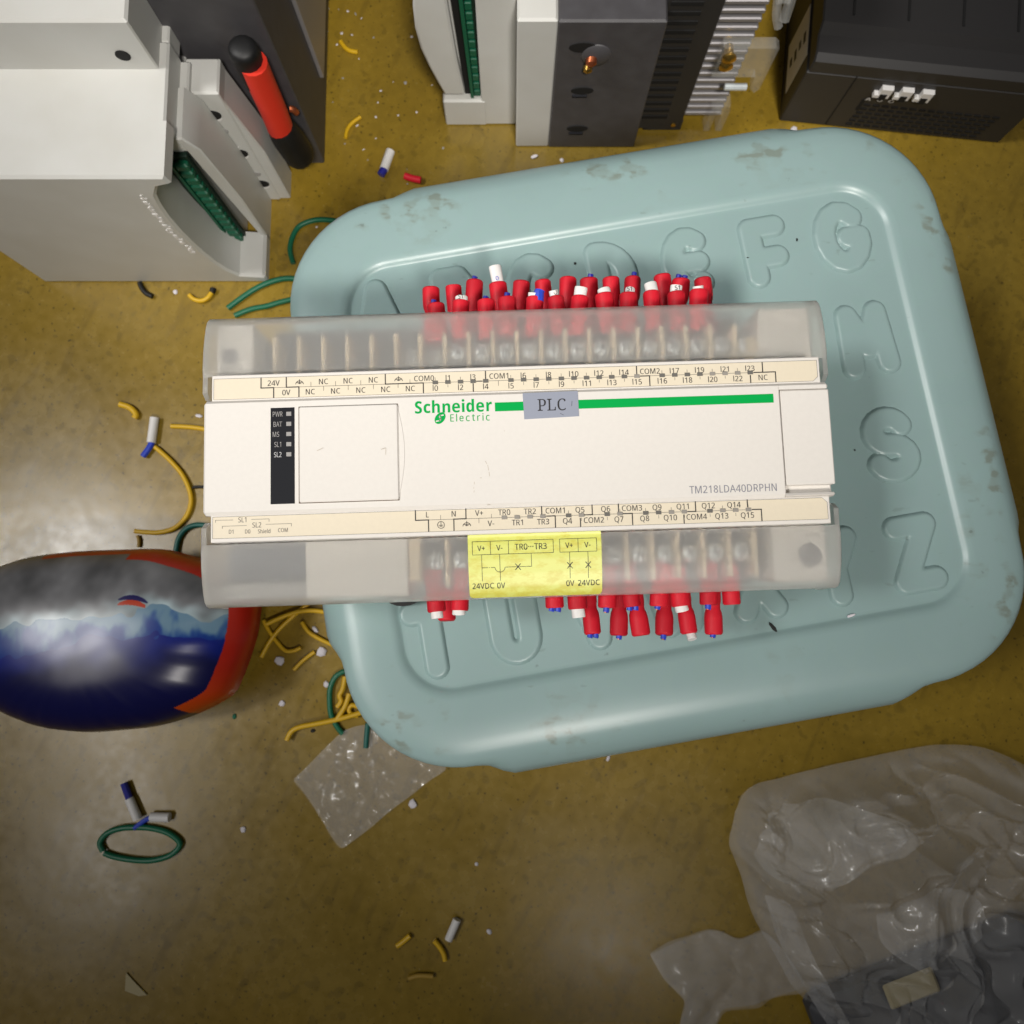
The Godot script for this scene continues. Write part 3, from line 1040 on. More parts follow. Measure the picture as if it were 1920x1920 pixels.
func make_terminals(side: int) -> void:
	var top := side < 0
	var s := float(side)
	var inner: Material = M.terminal_plastic
	# cavity floor with the screws, walls between the poles, cream blocks at the ends
	var x0 := -0.0975 if top else -0.0365
	var x1 := 0.0915
	var ze := (0.0523 if top else 0.0505) * s
	box2(Vector3(x0, 0.04, 0.0302 * s), Vector3(x1, 0.0505, 0.0485 * s))
	part("terminal_floor", M.slot_dark, plc, 0.0)
	box2(Vector3(x0, 0.02, 0.0302 * s), Vector3(x1, 0.0385, (0.0585 if top else 0.0515) * s))
	part("lower_terminal_floor", M.slot_dark, plc, 0.0)
	box2(Vector3(x1, 0.04, 0.0302 * s), Vector3(0.1112, 0.0655, ze), 0.0006)
	part("end_block", M.cream_plastic, plc)
	if top:
		box2(Vector3(-0.1112, 0.04, 0.0302 * s), Vector3(x0, 0.0655, ze), 0.0006)
		part("end_block", M.cream_plastic, plc)
		box2(Vector3(0.0875, 0.05, -0.0425), Vector3(x1 - 0.0002, 0.0625, -0.0303), 0.0005)
		part("end_wall", inner, plc)
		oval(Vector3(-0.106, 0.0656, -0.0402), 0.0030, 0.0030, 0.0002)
		part("fixing_hole", M.hole_clamp_grey, plc)
	else:
		box2(Vector3(-0.078, 0.04, 0.0302), Vector3(x0 - 0.0045, 0.0675, ze), 0.0006)
		part("end_block", M.cream_plastic, plc)
		box2(Vector3(x0 - 0.0044, 0.04, 0.0302), Vector3(x0, 0.0665, 0.0455), 0.0006)
		part("end_block", inner, plc)
		box2(Vector3(-0.1112, 0.04, 0.0302), Vector3(-0.0782, 0.052, 0.0495))
		part("port_bay", M.slot_blue, plc, 0.0)
		box2(Vector3(-0.1105, 0.052, 0.044), Vector3(-0.0782, 0.0635, 0.0504), 0.0008)
		part("port_bay_sill", M.lamp_grey, plc)
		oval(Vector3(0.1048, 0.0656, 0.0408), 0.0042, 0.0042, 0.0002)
		part("fixing_hole", M.hole_clamp_grey, plc)
	var walls := []
	if top:
		for k in 20:
			walls.append(-0.0902 + 0.00913 * k)
	else:
		for k in 13:
			walls.append(-0.0271 + 0.0094 * k)
	var zi := 0.0308 * s
	var zo := 0.0475 * s
	box2(Vector3(-0.00085, 0.0, minf(zi, zo)), Vector3(0.00085, 0.0135, maxf(zi, zo)), 0.0004)
	var wall := take()
	for x in walls:
		again("pole_wall", wall, inner, plc, Transform3D(Basis.IDENTITY, Vector3(x, 0.0503, 0)))
	# screws: domed steel heads with a cross slot, between the walls
	lathe([[-0.008, 0.0035], [0.0008, 0.0035], [0.0018, 0.003], [0.0026, 0.0018], [0.0028, 0.0002]], Vector3.ZERO, Vector3.UP, 14)
	var head := take(50.0)
	box(Vector3(0, 0.0026, 0), Vector3(0.0036, 0.0006, 0.0006))
	box(Vector3(0, 0.0026, 0), Vector3(0.0006, 0.00062, 0.0036))
	var cross := take(0.0)
	for k in walls.size():
		if top and k < 5:
			continue
		var x: float = walls[k] + 0.0046 * (1.0 if top else -1.0)
		var deep := 0.004 if top and k < 7 else 0.0
		var o := again("terminal_screw", head, M.screw_steel, plc, Transform3D(Basis(Vector3.UP, k * 1.3), Vector3(x, 0.0595 - deep, (0.0402 if top else 0.0385) * s)))
		again("screw_slot", cross, M.slot_dark, o, Transform3D.IDENTITY)
	make_lugs(side)


func make_lugs(side: int) -> void:
	var s := float(side)
	# insulated crimp sleeves: a barrel, a waist, and a flattened body towards the screw
	lathe([[-0.0002, 0.0027], [0.0, 0.0031], [0.0006, 0.0035], [0.0062, 0.00355], [0.0084, 0.0033], [0.0098, 0.0028], [0.0112, 0.0028], [0.013, 0.0031], [0.024, 0.0033], [0.0242, 0.002]], Vector3.ZERO, Vector3(0, 0, 1), 18, 0.95)
	var sleeve := take(40.0)
	lathe([[-0.0002, 0.0031], [0.0004, 0.0035], [0.0075, 0.0034], [0.0155, 0.0034], [0.0157, 0.002]], Vector3.ZERO, Vector3(0, 0, 1), 18, 0.95)
	var straight := take(40.0)
	tube(PackedVector3Array([Vector3(0, 0, 0.002), Vector3(0, 0, -0.0009), Vector3(0.0002, 0, -0.0016)]), 0.00115, 8)
	var stub := take(40.0)
	lathe([[0.0, 0.0006], [0.0003, 0.0006]], Vector3(0.00018, 0, -0.0015), Vector3(0.12, 0, -1), 8)
	var core := take(0.0)
	# curled marker sleeve
	lathe([[0.002, 0.0024], [-0.0024, 0.0026], [-0.0030, 0.0025], [-0.003, 0.0022]], Vector3.ZERO, Vector3(0, 0, 1), 14, 0.7)
	var marker := take(40.0)
	# x, z of each tip, kinds of ends: b = one blue wire, 2 = two blue wires, w = white marker, d = dark blue
	var back_tips := []
	var front_tips := []
	var back_end := ""
	var front_end := ""
	if side < 0:
		back_tips = [Vector2(-0.033, -0.0741), Vector2(-0.0238, -0.0745), Vector2(-0.015, -0.0765), Vector2(-0.0057, -0.0752), Vector2(0.0042, -0.0756), Vector2(0.0127, -0.0756), Vector2(0.0232, -0.0764), Vector2(0.0317, -0.0759), Vector2(0.0407, -0.076), Vector2(0.0497, -0.0757), Vector2(0.0617, -0.0765), Vector2(0.0695, -0.0744), Vector2(0.0782, -0.0744)]
		front_tips = [Vector2(-0.03, -0.0618), Vector2(-0.0202, -0.0628), Vector2(-0.0104, -0.0627), Vector2(-0.0022, -0.0635), Vector2(0.0088, -0.0633), Vector2(0.0168, -0.0631), Vector2(0.0264, -0.063), Vector2(0.0358, -0.0638), Vector2(0.0454, -0.0637), Vector2(0.0544, -0.064), Vector2(0.064, -0.0635), Vector2(0.073, -0.0641)]
		back_end = "--dW---d-d-2-"
		front_end = "d3ddm3ww3w3w"
	else:
		back_tips = [Vector2(-0.0296, 0.0608), Vector2(0.0271, 0.0679), Vector2(0.0372, 0.0687), Vector2(0.046, 0.069), Vector2(0.0549, 0.0691), Vector2(0.0647, 0.0688), Vector2(0.0743, 0.0695)]
		front_tips = [Vector2(-0.0322, 0.0569), Vector2(-0.0236, 0.0567), Vector2(0.012, 0.0569), Vector2(0.0206, 0.0576), Vector2(0.0316, 0.0575), Vector2(0.041, 0.0574), Vector2(0.051, 0.0576), Vector2(0.0594, 0.0578), Vector2(0.0698, 0.0576), Vector2(0.0784, 0.0578)]
		back_end = "-2b-bwb"
		front_end = "ww2wb2bwb-"
	for row in 2:
		var tips: Array = back_tips if row == 0 else front_tips
		var ends: String = back_end if row == 0 else front_end
		var h := (0.245 if row == 0 else 0.258) - PLC_BASE
		for k in tips.size():
			var p: Vector2 = tips[k]
			var fan := 0.1 * sin(k * 2.7 + row)
			var basis := Basis(Vector3.UP, fan + (PI if side > 0 else 0.0)) * Basis(Vector3.RIGHT, (0.12 if row == 0 else 0.05) * (1.0 + 0.4 * sin(k * 1.9)))
			var lug := again("crimp_sleeve", sleeve if (row == 0 and side > 0) or (row == 0 and k != 1) else straight, M.red_vinyl if (k * 7 + row * 3) % 5 < 3 else M.red_vinyl_dull, plc, Transform3D(basis.scaled_local(Vector3(1.0 + 0.05 * sin(k * 4.7), 1.0 + 0.05 * sin(k * 3.7 + row), 1.0)), Vector3(p.x, h, p.y)))
			var e := ends[k]
			match e:
				"b", "d":
					again("wire_end", stub, M.blue_wire if e == "b" else M.blue_dark, lug, Transform3D(Basis.IDENTITY, Vector3(-0.0006 + 0.0012 * absf(sin(k * 2.9)), 0.0009, 0.0003 * sin(k * 1.3))))
					again("copper_core", core, M.copper, lug.get_child(0), Transform3D.IDENTITY)
				"2":
					again("wire_end", stub, M.blue_wire if side > 0 else M.blue_dark, lug, Transform3D(Basis.IDENTITY, Vector3(-0.0012, 0.0006, 0)))
					again("wire_end", stub, M.blue_wire if side > 0 else M.blue_dark, lug, Transform3D(Basis.IDENTITY, Vector3(0.0012, 0.0006, 0.0002)))
				"w", "3", "W", "m":
					var mk := again("marker_sleeve", marker, M.white_sleeve, lug, Transform3D(Basis(Vector3.UP, 0.4 * sin(k * 3.1)) * Basis(Vector3.RIGHT, 0.3 * sin(k * 5.3)) * Basis.IDENTITY.scaled(Vector3(0.9 + 0.15 * sin(k * 2.2), 1.0, (0.8 + 0.35 * sin(k * 4.4)) if e != "W" else 1.7)), Vector3(0.0004 * sin(k), 0.0008, -0.0003 if e != "W" else -0.0018)))
					if e == "m":
						again("wire_end", stub, M.blue_wire, lug, Transform3D(Basis.IDENTITY.scaled(Vector3(1.8, 1.8, 1.2)), Vector3(0.0014, 0.0012, -0.0008)))
					if e == "3" or e == "W":
						write("O" if k == 5 else ("0" if e == "W" else "51"), Vector3(0, 0.0030, -0.0012), 0.0017, 1.0)
						part("marker_lettering", M.blue_wire if e == "W" else M.print, lug, 0.0)


func make_cover(side: int) -> void:
	var s := float(side)
	# cross-section (z out from the middle, height): flat top, rounded shoulder, turned-down lip
	var outer := [Vector2(0.0306, 0.0722), Vector2(0.0335, 0.0727), Vector2(0.040, 0.0722), Vector2(0.046, 0.0712), Vector2(0.0505, 0.0699), Vector2(0.0528, 0.0688), Vector2(0.0542, 0.0672), Vector2(0.0547, 0.0648), Vector2(0.0548, 0.0615)]
	if side > 0:
		for i in outer.size():
			outer[i].x -= 0.0018 * smoothstep(0.031, 0.05, outer[i].x)
	var inner := []
	for i in outer.size():
		var a: Vector2 = outer[maxi(i - 1, 0)]
		var b: Vector2 = outer[mini(i + 1, outer.size() - 1)]
		var t := (b - a).normalized()
		inner.append(outer[i] + Vector2(t.y, -t.x) * 0.0013)
	inner.reverse()
	var prof := PackedVector2Array()
	for p in outer + inner:
		prof.append(Vector2(p.x * s, p.y))
	extrude(prof, -0.1134, 0.1134, "x")
	var cov := part("terminal_cover", M.clear_cover, plc, 30.0)
	for e in [-1.0, 1.0]:
		var w := PackedVector2Array()
		for p in outer:
			w.append(Vector2(p.x * s, p.y - 0.0002))
		w.append(Vector2(0.0535 * s, 0.05))
		w.append(Vector2(0.0225 * s, 0.05))
		w.append(Vector2(0.0225 * s, 0.0695))
		w.append(Vector2(0.0245 * s, 0.0722))
		extrude(w, 0.1120 * e, 0.1139 * e, "x", 0.0003)
		part("cover_end", M.clear_cover, cov, 30.0)
		lathe([[0.0, 0.0012], [0.0016, 0.0012], [0.0018, 0.0008]], Vector3(0.1122 * e, 0.0652, 0.05 * s), Vector3(e, 0, 0), 10)
		part("hinge_pin", M.clear_cover, cov, 30.0)
	if side > 0:
		make_warning_sticker()


func make_warning_sticker() -> void:
	# the yellow wiring sticker lies on the lower cover and bends down over its lip
	var size := 512
	var n1 := noise(0.011, 31, 4)
	var n2 := noise(0.05, 32, 3)
	var bytes := PackedByteArray()
	bytes.resize(size * size * 3)
	for j in size:
		for i in size:
			var c := Color(0.85, 0.86, 0.46)
			var m := n1.get_noise_2d(i, j)
			var f := n2.get_noise_2d(i, j)
			c = c.lerp(Color(0.79, 0.74, 0.27), clampf(m * 0.9 + smoothstep(0.45, 0.95, j / 512.0) * 0.35 + f * 0.3, 0.0, 0.6))
			var o := (j * size + i) * 3
			bytes[o] = int(c.r * 255.0)
			bytes[o + 1] = int(c.g * 255.0)
			bytes[o + 2] = clampi(int(c.b * 255.0), 0, 255)
	var m := mat("sticker_yellow", Color.WHITE, 0.42)
	m.albedo_texture = ImageTexture.create_from_image(Image.create_from_data(size, size, false, Image.FORMAT_RGB8, bytes))
	var surf := func(x: float, z: float) -> float:
		var y := 0.0727
		var shape := [Vector2(0.0306, 0.0722), Vector2(0.0335, 0.0727), Vector2(0.0391, 0.0722), Vector2(0.0443, 0.0712), Vector2(0.0487, 0.0699), Vector2(0.051, 0.0688), Vector2(0.0524, 0.0672), Vector2(0.053, 0.0655)]
		for i in shape.size() - 1:
			if z >= shape[i].x:
				y = remap(z, shape[i].x, shape[i + 1].x, shape[i].y, shape[i + 1].y)
		y += 0.0004
		# the lower left corner has creased and lifted a little
		var crease := (x + 0.0185) - (0.0525 - z) * -1.25
		return y + 0.0007 * exp(-pow((crease - 0.0005) / 0.0008, 2.0)) * smoothstep(0.043, 0.049, z)
	var ring := rounded(Vector2(0.0237, 0.0116), 0.0012, Vector2(0.0047, 0.0409), 4)
	var i0 := T.size()
	var nx := 60
	var nz := 36
	for j in nz:
		for i in nx:
			var q := []
			for d in [[0, 0], [0, 1], [1, 1], [1, 0]]:
				var u := float(i + d[0]) / nx
				var w := float(j + d[1]) / nz
				var x := lerpf(-0.019, 0.0284, u)
				var z := lerpf(0.0293, 0.0524, w)
				# round the corners by pulling the grid in
				var cx := clampf(x, -0.019 + 0.0013, 0.0284 - 0.0013)
				var cz := clampf(z, 0.0293 + 0.0013, 0.0524 - 0.0013)
				var off := Vector2(x - cx, z - cz)
				if off.length() > 0.0013:
					off = off.normalized() * 0.0013
				q.append(Vector3(cx + off.x, surf.call(cx + off.x, cz + off.y), cz + off.y))
			quad(q[0], q[1], q[2], q[3])
	upward(i0)
	var st := part("warning_sticker", m, plc, 40.0, func(v: Vector3) -> Vector2: return Vector2((v.x + 0.019) / 0.0474, (v.z - 0.0293) / 0.0231))
	var line := func(a: Vector2, b: Vector2, w: float) -> void:
		var k := maxi(1, int(a.distance_to(b) / 0.001))
		var t := (b - a).normalized()
		var n := Vector2(-t.y, t.x) * w / 2
		for i in k:
			var p := a.lerp(b, float(i) / k)
			var q := a.lerp(b, float(i + 1) / k)
			var f := func(v: Vector2) -> Vector3: return Vector3(v.x, surf.call(v.x, v.y) + 0.00012, v.y)
			var j0 := T.size()
			quad(f.call(p + n), f.call(q + n), f.call(q - n), f.call(p - n))
			upward(j0)
	# pixel grid of the sticker: u to the right, v down, both in millimetres from its upper left corner
	var at := func(u: float, v: float) -> Vector2: return Vector2(-0.019 + u * 0.001, 0.0293 + v * 0.001)
	var w := 0.00016
	for r in [[1.6, 3.2, 30.3, 7.9], [32.6, 3.2, 45.7, 7.9]]:
		line.call(at.call(r[0], r[1]), at.call(r[2], r[1]), w)
		line.call(at.call(r[2], r[1]), at.call(r[2], r[3]), w)
		line.call(at.call(r[2], r[3]), at.call(r[0], r[3]), w)
		line.call(at.call(r[0], r[3]), at.call(r[0], r[1]), w)
	for l in [[8.0, 3.2, 8.0, 7.9], [14.4, 3.2, 14.4, 7.9], [39.1, 3.2, 39.1, 7.9], [4.8, 7.9, 4.8, 17.2], [11.2, 7.9, 11.2, 17.2], [22.4, 7.9, 22.4, 12.5], [22.4, 12.5, 13.0, 12.5], [4.8, 12.5, 6.9, 12.5], [7.3, 12.5, 7.6, 12.5], [8.0, 12.5, 9.4, 12.5], [36.0, 7.9, 36.0, 17.2], [42.5, 7.9, 42.5, 17.2]]:
		line.call(at.call(l[0], l[1]), at.call(l[2], l[3]), w)
	for k in 8:
		var a0 := PI * k / 8.0
		var a1 := PI * (k + 1) / 8.0
		line.call(at.call(11.2 + 1.8 * cos(a0), 12.5 + 1.7 * sin(a0)), at.call(11.2 + 1.8 * cos(a1), 12.5 + 1.7 * sin(a1)), w)
	for c in [[17.6, 12.5], [36.0, 12.6], [42.5, 12.6]]:
		for d in [-1.0, 1.0]:
			line.call(at.call(c[0] - 0.95, c[1] - 1.1 * d), at.call(c[0] + 0.95, c[1] + 1.1 * d), 0.00026)
	for t in [["V+", 4.7, 5.6, 0.0019], ["V-", 11.2, 5.6, 0.0019], ["TR0···TR3", 22.3, 5.5, 0.0021], ["V+", 35.9, 5.5, 0.0019], ["V-", 42.4, 5.5, 0.0019], ["24VDC", 5.0, 18.9, 0.002], ["0V", 11.4, 18.9, 0.002], ["0V", 36.0, 18.9, 0.002], ["24VDC", 42.6, 18.9, 0.002]]:
		var p: Vector2 = at.call(t[1], t[2])
		write(t[0], Vector3(p.x, surf.call(p.x, p.y) + 0.0002, p.y), t[3], 0.95, "Droid Sans", 400, 0.0, Basis(Vector3.RIGHT, 0.2 if t[2] > 15.0 else 0.0))
	part("lettering", M.print, st, 0.0)


# ---------------------------------------------------------------- drives and devices at the back

func slots_row(n: String, count: int, from: Vector3, step: Vector3, size: Vector3, m: Material, parent: Node) -> void:
	box(Vector3.ZERO, size, minf(size.x, minf(size.y, size.z)) * 0.2)
	var mesh := take(0.0)
	for k in count:
		again(n, mesh, m, parent, Transform3D(Basis.IDENTITY, from + step * k))


func hole(n: String, c: Vector3, rx: float, ry: float, m: Material, parent: Node, depth := 0.002) -> void:
	# a cable entry in a wall that faces +z: a dark oval over a pale one painted as its lit wall
	var p := PackedVector2Array()
	for k in 20:
		p.append(Vector2(c.x + rx * cos(TAU * k / 20), c.y + ry * sin(TAU * k / 20)))
	extrude(p, c.z - depth, c.z + 0.0004, "z")
	part(n, m, parent)


func make_left_drive() -> void:
	var t := thing("frequency_drive", "light grey motor drive with green terminal strip and orange sleeved cable, left", "motor drive", Vector3(-0.25, 0, -0.3), 0.0, "")
	X = Transform3D(Basis.IDENTITY, Vector3(0.25, 0, 0.3))
	var grey: Material = M.drive_plastic
	# body behind the terminal bay
	box2(Vector3(-0.34, 0, -0.45), Vector3(-0.196, 0.118, -0.2615), 0.002)
	part("body", grey, t)
	extrude(PackedVector2Array([Vector2(-0.2075, 0.128), Vector2(-0.193, 0.124), Vector2(-0.1838, 0.004), Vector2(-0.1795, 0.0), Vector2(-0.1795, 0.06), Vector2(-0.184, 0.118), Vector2(-0.19, 0.13)]), -0.2915, -0.2600, "z", 0.001)
	box2(Vector3(-0.2, 0.0, -0.33), Vector3(-0.1795, 0.07, -0.2915), 0.001)
	part("side_wall", grey, t)
	# front cover, bulging in profile, ending in a foot
	extrude(PackedVector2Array([Vector2(-0.345, 0.0), Vector2(-0.345, 0.144), Vector2(-0.1926, 0.144), Vector2(-0.1916, 0.1365), Vector2(-0.2005, 0.1335), Vector2(-0.206, 0.124), Vector2(-0.2085, 0.112), Vector2(-0.21, 0.098), Vector2(-0.2105, 0.08), Vector2(-0.2098, 0.062), Vector2(-0.2085, 0.048), Vector2(-0.206, 0.032), Vector2(-0.2025, 0.02), Vector2(-0.197, 0.0115), Vector2(-0.1815, 0.0095), Vector2(-0.1795, 0.0075), Vector2(-0.1795, 0.0)]), -0.262, -0.2285, "z", 0.0016)
	part("front_cover", grey, t, 30.0)
	box2(Vector3(-0.345, 0.118, -0.31), Vector3(-0.1935, 0.1436, -0.2605), 0.0012)
	box2(Vector3(-0.345, 0.115, -0.3095), Vector3(-0.1885, 0.128, -0.2612), 0.001)
	part("cover_top", grey, t)
	# the rounded rim of the cover catches a worn white print
	for k in 16:
		var y := lerpf(0.121, 0.05, k / 15.0)
		var x := -0.2142 - 0.0022 * sin(PI * k / 15.0) + 0.0007 * sin(k * 4.1)
		box(Vector3(x, y, -0.2283), Vector3(0.0036 - 0.0014 * absf(sin(k * 2.3)), 0.0016 + 0.0016 * absf(sin(k * 1.7)), 0.0004))
		if k % 3 != 1:
			box(Vector3(x + 0.0014 * sin(k * 3.3), y + 0.0022, -0.22825), Vector3(0.0011, 0.0042, 0.0004))
	part("worn_print", M.white_sleeve, t, 0.0)
	# terminals in the bay
	box2(Vector3(-0.2128, 0.008, -0.2617), Vector3(-0.1938, 0.1145, -0.2585), 0.0004)
	part("terminal_strip", M.green_deep, t, 0.0)
	box2(Vector3(-0.2055, 0.009, -0.2586), Vector3(-0.2035, 0.1135, -0.2545), 0.0004)
	part("terminal_rib", M.green_terminal, t, 0.0)
	slots_row("terminal_block", 13, Vector3(-0.1990, 0.0135, -0.2575), Vector3(0, 0.0078, 0), Vector3(0.0078, 0.0066, 0.006), M.green_terminal, t)
	# block with the cable entries
	box2(Vector3(-0.1935, 0.0, -0.3145), Vector3(-0.1725, 0.124, -0.292), 0.0012)
	var blk := part("entry_block", grey, t)
	extrude(PackedVector2Array([Vector2(-0.1735, 0.0003), Vector2(-0.1735, 0.1225), Vector2(-0.1652, 0.0605), Vector2(-0.1652, 0.0003)]), -0.3135, -0.293, "z", 0.0008)
	part("entry_flange", grey, t)
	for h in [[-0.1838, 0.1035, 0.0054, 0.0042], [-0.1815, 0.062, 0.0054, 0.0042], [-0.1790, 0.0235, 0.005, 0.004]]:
		hole("painted_lit_wall", Vector3(h[0] - 0.0004, h[1] - 0.0026, -0.2921), h[2], h[3], M.white_sleeve, blk)  # pale oval painted as the lit lower wall of the recess
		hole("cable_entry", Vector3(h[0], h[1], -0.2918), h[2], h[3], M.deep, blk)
	for h in [[-0.1842, 0.0868, 0.004, 0.003], [-0.1795, 0.0365, 0.0036, 0.0026]]:
		hole("closed_entry", Vector3(h[0], h[1], -0.2918), h[2], h[3], M.lamp_grey, blk)
	# upper step of the casing with another entry
	box2(Vector3(-0.345, 0.128, -0.345), Vector3(-0.1985, 0.1805, -0.293), 0.0014)
	var up := part("upper_casing", grey, t)
	hole("cable_entry", Vector3(-0.213, 0.155, -0.2928), 0.004, 0.0038, M.deep, up)
	box2(Vector3(-0.345, 0.127, -0.36), Vector3(-0.1945, 0.142, -0.3105), 0.001)
	part("casing_shelf", grey, t)
	# dark sheet-metal chassis at the back
	box2(Vector3(-0.345, 0.0, -0.53), Vector3(-0.1405, 0.21, -0.3205), 0.0014)
	var ch := part("chassis", M.drive_dark, t)
	lathe([[0.0, 0.0026], [0.0012, 0.0024], [0.0018, 0.0008]], Vector3(-0.1885, 0.103, -0.3206), Vector3(0, 0, 1), 12)
	part("chassis_screw", M.brass, ch)
	box2(Vector3(-0.209, 0.112, -0.3206), Vector3(-0.2072, 0.132, -0.3203))
	part("pale_slit", M.lens_pale, ch, 0.0)
	box2(Vector3(-0.1405, 0.02, -0.56), Vector3(-0.1375, 0.12, -0.375), 0.0006)
	part("cooling_plate", M.aluminium, t)
	# cable hanging in front of the chassis: black boots with an orange sleeve between
	tube(smooth_path([Vector3(-0.1535, 0.142, -0.309), Vector3(-0.1538, 0.1359, -0.309), Vector3(-0.1537, 0.1251, -0.309), Vector3(-0.1537, 0.1118, -0.309)], 4), [0.004, 0.0068, 0.008, 0.0086, 0.0088, 0.0088, 0.0088, 0.0088, 0.0088, 0.0088, 0.0088, 0.0088, 0.0088], 14)
	var cab := part("cable", M.black_rubber, t)
	tube(smooth_path([Vector3(-0.1509, 0.1297, -0.307), Vector3(-0.1517, 0.1097, -0.307), Vector3(-0.1524, 0.0863, -0.307), Vector3(-0.1536, 0.0664, -0.307)], 4), 0.0086, 14)
	part("orange_sleeve", M.orange_sleeve, cab)
	tube(smooth_path([Vector3(-0.1536, 0.0711, -0.307), Vector3(-0.1521, 0.0567, -0.307), Vector3(-0.1506, 0.0429, -0.307), Vector3(-0.1493, 0.0296, -0.307)], 4), [0.007, 0.0085, 0.0095, 0.0102, 0.0106, 0.0108, 0.0108, 0.0108, 0.0108, 0.0108, 0.0106, 0.0095, 0.007], 14)
	part("cable_boot", M.black_rubber, cab)
	tube(smooth_path([Vector3(-0.1459, 0.0732, -0.316), Vector3(-0.1437, 0.0721, -0.316), Vector3(-0.1426, 0.0687, -0.316)], 3), 0.0022, 8)
	part("copper_strands", M.copper, cab)
	# second, shorter end beyond the chassis
	tube(smooth_path([Vector3(-0.1758, 0.006, -0.418), Vector3(-0.1693, 0.006, -0.4167), Vector3(-0.1621, 0.006, -0.4163)], 4), 0.0045, 12)
	part("red_lug", M.orange_sleeve, cab)
	X = Transform3D.IDENTITY


func make_middle_drive() -> void:
	var t := thing("frequency_drive", "motor drive with pale grey front, dark vented chassis and bare heat sink, top centre", "motor drive", Vector3(0.04, 0, -0.36))
	X = Transform3D(Basis.IDENTITY, Vector3(-0.04, 0, 0.36))
	var grey: Material = M.drive_plastic
	box2(Vector3(0.003, 0.0, -0.5), Vector3(0.0272, 0.1295, -0.334), 0.0014)
	part("body", grey, t)
	# dark sheet-metal half with entries
	box2(Vector3(0.0274, 0.0, -0.5), Vector3(0.0915, 0.1293, -0.3335), 0.0012)
	var ch := part("chassis", M.drive_dark, t)
	for h in [[0.0435, 0.1075, 0.0085, 0.0042], [0.0468, 0.0665, 0.0075, 0.0034], [0.0470, 0.0242, 0.0075, 0.0034]]:
		hole("cable_entry", Vector3(h[0], h[1], -0.3333), h[2], h[3], M.deep, ch)
	for h in [[0.0445, 0.0612], [0.0455, 0.0188]]:
		box2(Vector3(h[0] - 0.004, h[1] - 0.0012, -0.3334), Vector3(h[0] + 0.006, h[1] + 0.0012, -0.3322), 0.0004)
		part("entry_lip", M.panel_black, ch)
	lathe([[0.0, 0.0095], [0.001, 0.009], [0.0022, 0.005], [0.0025, 0.0005]], Vector3(0.0525, 0.1005, -0.3334), Vector3(0, 0, 1), 18)
	part("knock_out_dome", M.drive_dark, ch, 50.0)
	lathe([[0.0, 0.0036], [0.003, 0.0034], [0.0046, 0.001]], Vector3(0.0495, 0.0995, -0.3315), Vector3(0, -0.2, 1), 12)
	part("copper_stud", M.copper, ch)
	lathe([[0.0, 0.003], [0.003, 0.0028], [0.004, 0.001]], Vector3(0.0482, 0.0905, -0.3330), Vector3(0, -0.2, 1), 12)
	part("brass_stud", M.brass, ch)
	# vented side, set back
	box2(Vector3(0.0917, 0.004, -0.5), Vector3(0.1255, 0.2, -0.346), 0.001)
	var vent := part("vent_panel", M.device_dark, t)
	box2(Vector3(0.0985, 0.0, -0.5), Vector3(0.1268, 0.012, -0.347), 0.001)
	part("vent_panel_foot", M.device_dark, t)
	slots_row("vent_slot", 20, Vector3(0.1035, 0.0185, -0.3461), Vector3(0, 0.0078, 0), Vector3(0.0195, 0.0036, 0.0012), M.deep, t)
	lathe([[0.0, 0.002], [0.001, 0.0018], [0.0014, 0.0005]], Vector3(0.1195, 0.0095, -0.3458), Vector3(0, 0, 1), 10)
	part("panel_screw", M.brass, vent)
	# heat sink: a plate with many ribs
	box2(Vector3(0.1258, 0.006, -0.5), Vector3(0.1545, 0.2, -0.356), 0.0006)
	part("heat_sink", M.aluminium, t)
	slots_row("sink_rib", 24, Vector3(0.1410, 0.012, -0.3545), Vector3(0, 0.0072, 0), Vector3(0.0270, 0.0040, 0.004), M.aluminium, t)
	# clear mounting bracket with brass screws
	extrude(PackedVector2Array([Vector2(0.1345, 0.062), Vector2(0.1345, 0.092), Vector2(0.168, 0.092), Vector2(0.171, 0.089), Vector2(0.171, 0.05), Vector2(0.168, 0.045), Vector2(0.164, 0.05), Vector2(0.164, 0.062)]), -0.352, -0.345, "z", 0.0012)
	var br := part("clear_bracket", M.clear_plastic, t)
	for p in [[0.1405, 0.083], [0.1405, 0.0755]]:
		lathe([[-0.008, 0.003], [0.0, 0.003], [0.0002, 0.0046], [0.0016, 0.0046], [0.0026, 0.003], [0.003, 0.0005]], Vector3(p[0], p[1], -0.3448), Vector3(0, 0, 1), 14)
		part("bracket_screw", M.brass, br)
	tube(PackedVector3Array([Vector3(0.146, 0.052, -0.346), Vector3(0.161, 0.052, -0.346)]), 0.0024, 10)
	part("bracket_pin", M.screw_steel, br)
	extrude(PackedVector2Array([Vector2(0.144, 0.0), Vector2(0.144, 0.026), Vector2(0.152, 0.032), Vector2(0.1565, 0.03), Vector2(0.158, 0.024), Vector2(0.158, 0.0), Vector2(0.153, 0.0), Vector2(0.153, 0.02), Vector2(0.149, 0.02), Vector2(0.149, 0.0)]), -0.356, -0.346, "z", 0.001)
	part("clear_foot", M.clear_plastic, t)
	# curved front cover with the terminal bay
	extrude(PackedVector2Array([Vector2(0.0028, 0.0), Vector2(-0.0455, 0.0), Vector2(-0.0495, 0.012), Vector2(-0.0495, 0.029), Vector2(-0.0478, 0.038), Vector2(-0.051, 0.047), Vector2(-0.0555, 0.064), Vector2(-0.0592, 0.082), Vector2(-0.0606, 0.1), Vector2(-0.0598, 0.118), Vector2(-0.0575, 0.135), Vector2(-0.053, 0.15), Vector2(0.0028, 0.15)]), -0.5, -0.3585, "z", 0.0016)
